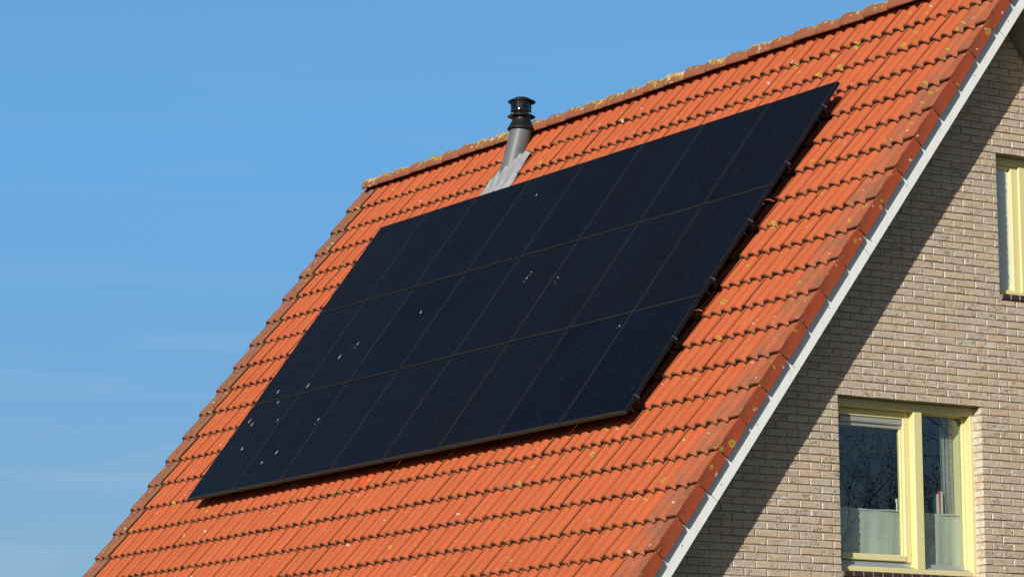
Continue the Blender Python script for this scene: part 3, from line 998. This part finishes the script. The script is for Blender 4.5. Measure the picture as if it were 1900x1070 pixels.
# ---- rooms behind the windows
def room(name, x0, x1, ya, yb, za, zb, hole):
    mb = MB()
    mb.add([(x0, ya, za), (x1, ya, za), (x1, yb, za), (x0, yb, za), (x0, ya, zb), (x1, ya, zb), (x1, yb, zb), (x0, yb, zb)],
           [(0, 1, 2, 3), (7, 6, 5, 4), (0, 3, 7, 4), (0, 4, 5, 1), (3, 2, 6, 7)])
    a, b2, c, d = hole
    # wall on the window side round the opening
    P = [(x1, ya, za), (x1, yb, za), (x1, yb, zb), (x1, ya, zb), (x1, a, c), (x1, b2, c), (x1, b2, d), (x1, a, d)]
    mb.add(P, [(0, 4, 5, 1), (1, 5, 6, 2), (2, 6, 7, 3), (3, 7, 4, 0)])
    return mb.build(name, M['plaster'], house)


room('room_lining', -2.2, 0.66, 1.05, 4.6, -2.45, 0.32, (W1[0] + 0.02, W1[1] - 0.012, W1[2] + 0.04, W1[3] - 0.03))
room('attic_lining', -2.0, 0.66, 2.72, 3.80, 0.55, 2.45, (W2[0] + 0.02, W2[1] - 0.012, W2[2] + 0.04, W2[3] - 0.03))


# ---- curtains and books
def curtain(name, x, ya, yb, za, zb, amp, waves, mat, label, cat, seed=0, flare=0.0, group=None):
    r = np.random.default_rng(seed)
    nu, nv = 90, 26
    ph = r.random(4) * 6.28
    vs, fs = [], []
    for j in range(nv):
        v_ = j / (nv - 1)
        for i in range(nu):
            u_ = i / (nu - 1)
            y = ya + (yb - ya) * u_ + flare * (1 - v_) * (u_ - 0.5)
            z = za + (zb - za) * v_ + 0.004 * math.sin(u_ * 9 + ph[3]) * (1 if j in (0, nv - 1) else 0)
            o = amp * (math.sin(u_ * waves * 6.28 + ph[0] + 0.8 * v_) + 0.5 * math.sin(u_ * waves * 14.1 + ph[1] - 1.2 * v_)) * (1.15 - 0.5 * v_)
            if v_ > 0.95: o += 0.003
            vs.append((x + o, y, z))
    for j in range(nv - 1):
        for i in range(nu - 1):
            fs.append((j * nu + i, j * nu + i + 1, (j + 1) * nu + i + 1, (j + 1) * nu + i))
    b = len(vs)
    vs2 = [(q[0] - 0.002, q[1], q[2]) for q in vs]
    mb = MB(); mb.add(vs, fs, smooth=True)
    hem = MB()
    hem.tube([(x + 0.004, ya, zb - 0.012), (x + 0.004, yb, zb - 0.012)], 0.005, 8)
    root = empty(name, (x, (ya + yb) / 2, za))
    tag(root, label, cat, group)
    mb.build('cloth', mat, root)
    hem.build('rod', M['white'], root)
    return root


curtain('cafe_curtain', 0.868, 1.40, 2.160, -1.275, -0.782, 0.004, 2.3, M['curtain'], 'white half curtain behind the left sash under the grey vent', 'curtain', 1)
curtain('cafe_curtain', 0.862, 2.275, 2.796, -1.270, -0.786, 0.005, 1.8, M['curtain'], 'narrower white half curtain behind the fixed right pane below the books', 'curtain', 2)
curtain('drape', 0.800, 2.640, 2.772, -1.26, 0.045, 0.010, 3, M['drape'], 'tall sheer grey curtain gathered at the right of the lower window', 'curtain', 3)


def book(y, wd, h, mat, label):
    x, zb = 0.835, -1.285 + 0.49
    root = empty('book', (x, y, zb)); tag(root, label, 'book', 'books behind the lower window')
    mb = MB()
    mb.box((x - 0.15, y, zb), (x, y + 0.003, zb + h)); mb.box((x - 0.15, y + wd - 0.003, zb), (x, y + wd, zb + h)); mb.box((x - 0.004, y + 0.003, zb), (x + 0.001, y + wd - 0.003, zb + h), bev=0.001)
    mb.build('cover', mat, root)
    pg = MB(); pg.box((x - 0.145, y + 0.003, zb + 0.004), (x - 0.0045, y + wd - 0.003, zb + h - 0.004)); pg.build('pages', M['paper'], root)


book(2.535, 0.026, 0.150, M['book_teal'], 'short teal book, leftmost of the books behind the lower window')
book(2.563, 0.030, 0.175, M['book_white'], 'white book standing between the teal and the red book')
book(2.595, 0.016, 0.200, M['book_red'], 'thin red book standing between the two white books')
book(2.613, 0.022, 0.200, M['book_white'], 'tall white book, rightmost of the books beside the sheer curtain')
sh = MB(); sh.box((0.675, 2.40, -0.815), (0.845, 2.770, -0.7955), bev=0.003)
for yy in (2.41, 2.75): sh.box((0.685, yy, -1.264), (0.835, yy + 0.015, -0.815), bev=0.002)
shelf = sh.build('shelf', M['wood_floor']); tag(shelf, 'small wooden shelf carrying books behind the lower window', 'shelf')

# ------------------------------------------------------------------ solar panels
PX, PY = 0.997, 1.2718
PW, PH, PT = 0.975, 1.257, 0.035


def panel_meshes():
    fr = MB(); lp = 0.006
    w, h, t = PW / 2, PH / 2, PT
    A = (UX, UU, UN)
    # frame bars (local roof axes, top face at n=0)
    fr.box((-w, -h + lp, -t), (-w + lp, h, 0.0), ax=A, bev=0.0012)
    fr.box((w - lp, -h + lp, -t), (w, h, 0.0), ax=A, bev=0.0012)
    fr.box((-w + lp, h - lp, -t), (w - lp, h, -0.0004), ax=A, bev=0.0012)
    frame = fr.mesh('frame', M['frame_black'])
    d = MB(); d.box((-w, -h, -t), (w, -h + lp, -0.0003), ax=A, bev=0.0015)
    dusty = d.mesh('lower_rail', M['dusty'])
    grey = d.mesh('lower_rail', M['dusty_lip'])
    e = MB(); e.box((-0.0018, -h + lp, -0.002), (0.0018, h - 0.001, 0.0010), ax=A)  # thin strip whose paler colour stands in for the frame edge highlight
    edge = e.mesh('edge_glint', M['lip'])
    g_ = MB(); g_.box((-w + lp, -h + lp, -0.008), (w - lp, h - lp, -0.0015), ax=A)
    glass = g_.mesh('glass', M['panel'])
    b = MB(); b.box((-w + lp, -h + lp, -t + 0.004), (w - lp, h - lp, -t + 0.007), ax=A)
    back = b.mesh('back_sheet', M['dark'])
    dl = MB(); dl.box((-w + lp, -h + lp, -0.0016), (w - lp, -h + lp + 0.017, -0.0009), ax=A)
    line = dl.mesh('dust_line', M['dusty_lip'])
    return (('frame', frame), ('glass', glass), ('lower_rail', dusty), ('lower_rail', grey), ('edge_glint', edge), ('back_sheet', back), ('dust_line', line))


PM = panel_meshes()
drops = {}
DROPS = [(448.8, 831.6), (512.6, 838.8), (485.4, 857.7), (591.1, 776.9), (515.9, 778.3), (515.9, 745.5), (571.5, 714.5), (515.9, 725.9), (463.5, 779.9), (467.8, 786.4),
         (664, 637), (629.7, 662.1), (977.8, 514.5), (985.3, 504.8), (1149, 604), (995.7, 360.7), (781, 578), (1035, 515)]
CAM = Vector((22.12790495, -15.04132102, -3.52074543))
CROT = Matrix.Rotation(R(57.75718347), 3, 'Z') @ Matrix.Rotation(R(99.64365962), 3, 'X') @ Matrix.Rotation(R(-0.29121562), 3, 'Z')
FPX = 6114.54
DROP_UV = [(-7.26, 0.30), (-6.80, 0.33), (-6.90, 0.20)]


def roof_hit(px, py, n=0.0):
    d = CROT @ Vector(((px - 950) / FPX, -(py - 535) / FPX, -1))
    N = Vector(UN); t = (n - N.dot(CAM)) / N.dot(d)
    P = CAM + d * t
    return P.x, P.dot(Vector(UU))


for q in DROPS:
    u, s_ = roof_hit(*q)
    ci = int(math.floor((u + 8 * PX) / PX)); ri = int(math.floor(s_ / PY))
    drops.setdefault((ci, ri), []).append((u, s_))
ORD = ['first', 'second', 'third', 'fourth', 'fifth', 'sixth', 'seventh', 'eighth']
ROWN = ['bottom', 'middle', 'top']
EXTRA = {(0, 0): 'with several white bird droppings, at the lower left corner of the array', (7, 2): 'at the upper right corner of the array',
         (7, 0): 'at the lower right corner of the array', (0, 2): 'at the upper left corner of the array'}
for ri in range(3):
    for ci in range(8):
        cu, cs = (ci - 8) * PX + PX / 2, ri * PY + PY / 2
        root = empty('solar_panel', RP(cu, cs, 0))
        root.rotation_euler = (rng.normal(0, R(0.10)), rng.normal(0, R(0.10)), 0)
        if (ci, ri) in EXTRA: lab = 'black solar panel ' + EXTRA[(ci, ri)]
        else:
            lab = 'black solar panel, %s from the left in the %s row' % (ORD[ci], ROWN[ri])
            if (ci, ri) in drops: lab += ', flecked with bird droppings'
        tag(root, lab, 'solar panel', 'black solar panels on the tiled roof')
        for q_, (nm, me) in enumerate(PM):
            if (q_ == 2 and ri > 0) or (q_ == 3 and ri == 0): continue
            if nm == 'edge_glint':
                for sg in (-1, 1): put(nm, me, root, root.location + Vector((sg * (PW / 2 - 0.0034), 0, 0)))
                continue
            put(nm, me, root, root.location)
        if (ci, ri) in drops:
            mb = MB()
            spl = []
            for (u, s_) in drops[(ci, ri)]:
                spl.append((u, s_, 1.0))
                for _ in range(int(rng.integers(1, 4))):
                    spl.append((u + rng.normal(0, 0.012), s_ - abs(rng.normal(0.02, 0.025)), rng.uniform(0.16, 0.4)))
            for (u, s_, sz) in spl:
                small = (ci > 2 or ri > 1)
                ln, wd = (0.009, 0.004) if small else (rng.uniform(0.014, 0.026), rng.uniform(0.004, 0.006))
                ln, wd = ln * sz, wd * sz * (1.0 if sz == 1.0 else 1.6)
                n = 14; top, bot = [], []
                ang = rng.normal(0, 0.25)
                for i in range(n):
                    a = 2 * math.pi * i / n
                    r = 1 + 0.35 * rng.normal()
                    r = max(0.5, min(1.5, r))
                    du, ds = wd * r * math.cos(a), ln * r * math.sin(a)
                    du, ds = du * math.cos(ang) - ds * math.sin(ang), du * math.sin(ang) + ds * math.cos(ang)
                    bot.append(RP(u + du, s_ + ds, -0.002)); top.append(RP(u + du * 0.8, s_ + ds * 0.8, 0.0012))
                mb.add(bot + top, [tuple(range(n, 2 * n))] + [(i, (i + 1) % n, n + (i + 1) % n, n + i) for i in range(n)])
            mb.build('bird_dropping', M['dropping'], root)

# ---- rails and clamps under the panels
RS = [3.516, 2.833, 2.158, 1.489, 0.823, 0.180]
RLAB = ['top row near their upper edge', 'top row near their lower edge', 'middle row near their upper edge', 'middle row near their lower edge', 'bottom row near their upper edge', 'bottom row near their lower edge']
A = (UX, UU, UN)
cl = MB(); cl.box((-0.022, -0.018, -0.003), (0.022, 0.018, 0.0032), ax=A, bev=0.001); cl.box((-0.006, -0.018, -0.040), (0.006, 0.018, -0.003), ax=A)
mid_clamp = cl.mesh('mid_clamp', M['frame_black'])
bo = MB(); bo.lathe([(0.0055, 0.0), (0.0055, 0.005), (0.003, 0.006)], (0, 0, 0), UN, 10, cap=(True, True)); bolt = bo.mesh('bolt', M['frame_black'])
ec = MB(); ec.box((-0.008, -0.006, 0.0008), (0.012, 0.006, 0.0026), ax=A, bev=0.0006); ec.box((0.010, -0.006, -0.036), (0.012, 0.006, 0.0008), ax=A); ec.box((0.012, -0.006, -0.0375), (0.027, 0.006, -0.0355), ax=A, bev=0.0006); ec.box((0.025, -0.006, -0.0355), (0.027, 0.006, -0.016), ax=A, bev=0.0006)
end_clamp = ec.mesh('end_clamp', M['clamp'])
rl = MB(); rl.box((-8 * PX - 0.03, -0.020, -0.082), (-0.012, 0.020, -0.0385), ax=A, bev=0.002)
rail_me = rl.mesh('rail', M['frame_black'])
hk = MB(); hk.box((-0.015, -0.004, -0.170), (0.015, 0.004, -0.082), ax=A); hook = hk.mesh('roof_hook', M['alu'])
for s_, rlab in zip(RS, RLAB):
    root = empty('mounting_rail', RP(0, s_, 0))
    tag(root, 'clamped black rail under the %s' % rlab, 'mounting rail', 'mounting rails under the solar panels')
    put('rail', rail_me, root, root.location)
    for ci in range(1, 8):
        o = put('mid_clamp', mid_clamp, root, RP((ci - 8) * PX, s_, 0))
        put('bolt', bolt, o, RP((ci - 8) * PX, s_, 0.003))
    for sg, u in ((1, -0.009), (-1, -8 * PX + 0.009)):
        o = put('end_clamp', end_clamp, root, RP(u, s_, 0))
        if sg < 0: o.scale = (-1, 1, 1)
    for ci in range(0, 9):
        put('roof_hook', hook, root, RP((ci - 8) * PX + (0.18 if ci < 8 else -0.22), s_, 0))

# ------------------------------------------------------------------ flue
FU, FY = -6.17, 2.838
fz = (SP * FY + TILE_N - 0.03) / CP
lean = R(15)
axis = Vector((0, math.sin(lean), math.cos(lean)))
base = Vector((FU, FY, fz))
flue = empty('flue_pipe', base)
tag(flue, 'grey roof flue pipe with black cowl standing through the tiles below the ridge', 'flue pipe')
mb = MB(); Ls = 0.50
mb.lathe([(0.122, -0.32), (0.118, 0.0), (0.114, 0.34), (0.1135, 0.40)], base, axis, 48)
mb.build('sleeve', M['sleeve'], flue)
ct = base + axis * 0.358
cx, cy, cz = ct.x, ct.y, ct.z
O = Vector((cx, cy, cz))
mb = MB()
mb.lathe([(0.113, 0.022), (0.141, 0.000), (0.1465, 0.003), (0.1465, 0.014), (0.138, 0.022), (0.103, 0.092), (0.0975, 0.100), (0.097, 0.142), (0.1005, 0.144), (0.1005, 0.152), (0.097, 0.154)], O, (0, 0.06, 1), 48)
mb.build('rain_collar', M['flue_black'], flue)
mb = MB()
mb.lathe([(0.095, 0.150), (0.140, 0.138), (0.146, 0.141), (0.146, 0.146), (0.137, 0.151), (0.097, 0.168), (0.060, 0.172), (0.0, 0.173)], O, (0, 0.03, 1), 48)
mb.build('lower_disc', M['flue_black'], flue)
mb = MB()
mb.lathe([(0.099, 0.198), (0.1015, 0.203), (0.1000, 0.208), (0.1000, 0.222)], O, (0, 0, 1), 48)
mb.lathe([(0.1000, 0.285), (0.1015, 0.290), (0.1000, 0.312)], O, (0, 0, 1), 48)
# perforated band: slats with openings between
for i in range(22):
    a = 2 * math.pi * i / 22; da = 2 * math.pi / 22 * 0.30
    pts = []
    for r in (0.100, 0.097):
        for aa in (a - da, a + da):
            for z in (0.221, 0.286):
                pts.append(O + Vector((r * math.cos(aa), r * math.sin(aa), z)))
    mb.add(pts, [(0, 2, 3, 1), (4, 5, 7, 6), (0, 1, 5, 4), (2, 6, 7, 3), (0, 4, 6, 2), (1, 3, 7, 5)])
mb.build('cowl_cage', M['flue_chrome'], flue)
mb = MB(); mb.lathe([(0.082, 0.166), (0.082, 0.190), (0.088, 0.200), (0.088, 0.31)], O, (0, 0, 1), 40); mb.build('inner_pipe', M['flue_chrome'], flue)
for i in range(4):
    mb = MB()
    a = math.pi / 4 + i * math.pi / 2 + 0.12
    mb.tube([O + Vector((0.1035 * math.cos(a), 0.1035 * math.sin(a), 0.150)), O + Vector((0.1035 * math.cos(a), 0.1035 * math.sin(a), 0.318))], 0.0045, 8)
    mb.build('stay', M['flue_black'], flue)
mb = MB()
mb.lathe([(0.0, 0.308), (0.105, 0.308), (0.139, 0.296), (0.1455, 0.299), (0.1455, 0.305), (0.135, 0.313), (0.080, 0.337), (0.072, 0.345), (0.0, 0.347)], O, (0, 0.03, 1), 48)
mb.build('cap', M['flue_black'], flue)
# lead flashing dressed over the tiles
mb = MB(); nu, ns = 60, 56
edge = [(4.02, -6.42, -5.89), (4.10, -6.40, -5.875), (4.22, -6.375, -5.850), (4.36, -6.33, -5.835), (4.56, -6.26, -5.825)]
fr_ = np.random.default_rng(5)
ph = fr_.random(12) * 6.28
vs, fs, uv = [], [], []
for j in range(ns):
    s_ = 4.02 + 0.54 * j / (ns - 1)
    lo = np.interp(s_, [e[0] for e in edge], [e[1] for e in edge]) + 0.004 * math.sin(s_ * 16 + ph[0])
    hi = np.interp(s_, [e[0] for e in edge], [e[2] for e in edge]) + 0.002 * math.sin(s_ * 15 + ph[1])
    for i in range(nu):
        t_ = i / (nu - 1); u = lo + (hi - lo) * t_
        s2 = s_ + (0.016 * math.sin(u * 41) * (1 - j / (ns - 1)) ** 3)
        wv = wave((u - UL) % TW)
        n = TILE_N + DEP * wv * 0.45 - TILT * 0.35 + 0.010
        up = min(1, max(0, (s_ - 4.14) / 0.12))
        n = n - (1 - up) * 0.010 + up * 0.006
        mid = 1 - abs(t_ - 0.5) * 2
        cr = 0.017 * abs(math.sin(u * 26 + 5 * (s_ - 4.2) + ph[2])) * mid + 0.005 * math.sin(u * 52 - 12 * s_ + ph[3]) + 0.006 * abs(math.sin(s_ * 24 + u * 21 + ph[4])) * mid
        du, ds = u - FU, s_ - 4.33
        bump_ = 0.012 * math.exp(-((du / 0.14) ** 2 + (ds / 0.20) ** 2))
        vs.append(RP(u, s2, n + cr + bump_)); uv.append((u, s_))
for j in range(ns - 1):
    for i in range(nu - 1):
        fs.append((j * nu + i, j * nu + i + 1, (j + 1) * nu + i + 1, (j + 1) * nu + i))
mb.add(vs, fs, uv, smooth=True)
fl = mb.build('flashing', M['lead'], flue)
sol = fl.modifiers.new('thick', 'SOLIDIFY'); sol.thickness = 0.003; sol.offset = -1


# ------------------------------------------------------------------ trees across the garden (seen in the window panes)
def tree(loc, h, seed, label, leafy):
    r = random.Random(seed)
    root = empty('tree', loc); tag(root, label, 'tree', 'trees mirrored in the lower window')
    tr, cr, lf = MB(), MB(), MB()
    L = Vector(loc)

    def grow(p, d, ln, rad, lev):
        pts, rr = [p], [rad]
        n = 4
        for i in range(n):
            d = (d + Vector((r.gauss(0, .16), r.gauss(0, .16), r.gauss(0.05, .1)))).normalized()
            p = p + d * ln / n
            pts.append(p); rr.append(rad * (1 - 0.6 * (i + 1) / n))
        (tr if lev < 2 else cr).tube(pts, rr, 7 if lev < 2 else 4)
        if lev >= 3:
            for _ in range(leafy * 2):
                q = pts[r.randint(1, n)] + Vector((r.gauss(0, .09), r.gauss(0, .09), r.gauss(0, .09)))
                a = Vector((r.gauss(0, .35), r.gauss(0, .35), r.gauss(0, 1))).normalized() * r.uniform(.03, .07)
                b = a.orthogonal() * r.uniform(.18, .35)
                lf.add([q - a, q + b, q + a, q - b], [(0, 1, 2, 3)])
        if lev < 4:
            for _ in range((6, 6, 5, 4)[lev]):
                i = r.randint(1 if lev else 2, n)
                e = d.orthogonal().normalized(); e.rotate(Matrix.Rotation(r.uniform(0, 6.28), 3, d))
                nd = (d * r.uniform(.5, 1.0) + e * r.uniform(.5, .95) + Vector((0, 0, .18))).normalized()
                grow(pts[i], nd, ln * r.uniform(.52, .74), rr[i] * 0.62, lev + 1)

    grow(L, Vector((0, 0, 1)), h * 0.42, h * 0.018, 0)
    tr.build('trunk', M['bark'], root)
    c = cr.build('crown', M['bark'], root)
    if leafy: lf.build('leaves', M['leaf'], c)
    return root


TREES = [((36.8, 29.2), 13.6, 3, 'low brown leaved tree mirrored at the left edge of the lower window', 8),
         ((40.5, 32.6), 16.8, 5, 'broad bare topped tree mirrored in the middle of the left pane', 8),
         ((38.5, 35.2), 15.6, 8, 'dense brown tree mirrored behind the mullion of the lower window', 9),
         ((42.0, 38.6), 18.0, 12, 'tallest thin tree mirrored in the right pane of the lower window', 8)]
for (x, y), h, sd, lab, lf in TREES:
    tree((x, y, GROUND), h, sd, lab, lf)

# ------------------------------------------------------------------ light, sky, camera
sun_dir = Vector((1.0, -1.5, 0.70)).normalized()
EL = math.asin(sun_dir.z)
AZ = math.atan2(sun_dir.x, sun_dir.y)          # clockwise from +Y
sl = bpy.data.lights.new('sun', 'SUN'); sl.energy = 4.8; sl.angle = R(0.53); sl.color = (1.0, 0.93, 0.82)
so_ = bpy.data.objects.new('sun', sl); COL.objects.link(so_)
so_.rotation_euler = sun_dir.to_track_quat('Z', 'Y').to_euler(); so_.location = sun_dir * 60

W = bpy.data.worlds.new('World'); S.world = W; W.use_nodes = True
nt = W.node_tree; nt.nodes.clear()
wo = nt.nodes.new('ShaderNodeOutputWorld'); bg = nt.nodes.new('ShaderNodeBackground'); sk = nt.nodes.new('ShaderNodeTexSky')
sk.sky_type = 'NISHITA'; sk.sun_disc = False; sk.sun_elevation = EL; sk.sun_rotation = AZ
sk.altitude = 0; sk.air_density = 1.0; sk.dust_density = 0.5; sk.ozone_density = 2.5
bg.inputs[1].default_value = 0.082
hs = nt.nodes.new('ShaderNodeHueSaturation'); hs.inputs['Saturation'].default_value = 1.0; hs.inputs['Value'].default_value = 0.68
mxs = nt.nodes.new('ShaderNodeMix'); mxs.data_type = 'RGBA'
HZ = (1.32, 4.42, 8.85)
# thin haze low in the clear sky, none overhead
tcs = nt.nodes.new('ShaderNodeTexCoord'); sx = nt.nodes.new('ShaderNodeSeparateXYZ'); hz = nt.nodes.new('ShaderNodeMapRange'); hz.interpolation_type = 'SMOOTHSTEP'
hz.inputs[1].default_value = 0.18; hz.inputs[2].default_value = 0.55; hz.inputs[3].default_value = 0.72; hz.inputs[4].default_value = 0.0
nt.links.new(tcs.outputs['Generated'], sx.inputs[0]); nt.links.new(sx.outputs[2], hz.inputs[0]); 
# clearest blue opposite the sun
dsn = nt.nodes.new('ShaderNodeVectorMath'); dsn.operation = 'DOT_PRODUCT'; dsn.inputs[1].default_value = sun_dir
aw = nt.nodes.new('ShaderNodeMapRange'); aw.interpolation_type = 'SMOOTHSTEP'
aw.inputs[1].default_value = 0.35; aw.inputs[2].default_value = -0.45; aw.inputs[3].default_value = 0.0; aw.inputs[4].default_value = 1.0
ml = nt.nodes.new('ShaderNodeMath'); ml.operation = 'MULTIPLY'
nt.links.new(tcs.outputs['Generated'], dsn.inputs[0]); nt.links.new(dsn.outputs['Value'], aw.inputs[0])
lo_ = nt.nodes.new('ShaderNodeMapRange'); lo_.inputs[1].default_value = 0.06; lo_.inputs[2].default_value = 0.20; lo_.inputs[3].default_value = 0.44; lo_.inputs[4].default_value = 1.0
m0 = nt.nodes.new('ShaderNodeMath'); m0.operation = 'MULTIPLY'
nt.links.new(sx.outputs[2], lo_.inputs[0]); nt.links.new(lo_.outputs[0], m0.inputs[1]); nt.links.new(aw.outputs[0], m0.inputs[0])
nt.links.new(m0.outputs[0], ml.inputs[0]); nt.links.new(hz.outputs[0], ml.inputs[1]); nt.links.new(ml.outputs[0], mxs.inputs[0])
mxs.inputs[7].default_value = (*HZ, 1)
nt.links.new(sk.outputs[0], hs.inputs['Color']); nt.links.new(hs.outputs[0], mxs.inputs[6])
# faint high cirrus streaks
tcw = nt.nodes.new('ShaderNodeTexCoord'); mp = nt.nodes.new('ShaderNodeMapping'); mp.inputs['Scale'].default_value = (4.0, 4.0, 42.0)
nz = nt.nodes.new('ShaderNodeTexNoise'); nz.inputs['Scale'].default_value = 2.6; nz.inputs['Detail'].default_value = 5.0
mr = nt.nodes.new('ShaderNodeMapRange'); mr.inputs[1].default_value = 0.50; mr.inputs[2].default_value = 0.85; mr.inputs[4].default_value = 0.30
mx2 = nt.nodes.new('ShaderNodeMix'); mx2.data_type = 'RGBA'; mx2.inputs[7].default_value = (6.0, 6.6, 7.2, 1)
nt.links.new(tcw.outputs['Generated'], mp.inputs['Vector']); nt.links.new(mp.outputs[0], nz.inputs['Vector']); nt.links.new(nz.outputs[0], mr.inputs[0])
lw = nt.nodes.new('ShaderNodeMapRange'); lw.inputs[1].default_value = 0.10; lw.inputs[2].default_value = 0.19; lw.inputs[3].default_value = 1.0; lw.inputs[4].default_value = 0.12
m3 = nt.nodes.new('ShaderNodeMath'); m3.operation = 'MULTIPLY'
nt.links.new(sx.outputs[2], lw.inputs[0]); nt.links.new(lw.outputs[0], m3.inputs[0]); nt.links.new(mr.outputs[0], m3.inputs[1]); nt.links.new(m3.outputs[0], mx2.inputs[0]); nt.links.new(mxs.outputs[2], mx2.inputs[6])
nt.links.new(mx2.outputs[2], bg.inputs[0]); nt.links.new(bg.outputs[0], wo.inputs[0])

cam = bpy.data.cameras.new('camera'); cam.sensor_width = 36; cam.lens = FPX / 1900 * 36
cam.clip_start = 0.5; cam.clip_end = 3000
co = bpy.data.objects.new('camera', cam); COL.objects.link(co)
co.matrix_world = Matrix.Translation(CAM) @ CROT.to_4x4()
S.camera = co

S.view_settings.view_transform = 'Standard'; S.view_settings.look = 'None'
S.view_settings.exposure = 0.28; S.view_settings.gamma = 1.0
S.render.engine = 'CYCLES'
S.cycles.max_bounces = 8; S.cycles.transparent_max_bounces = 12
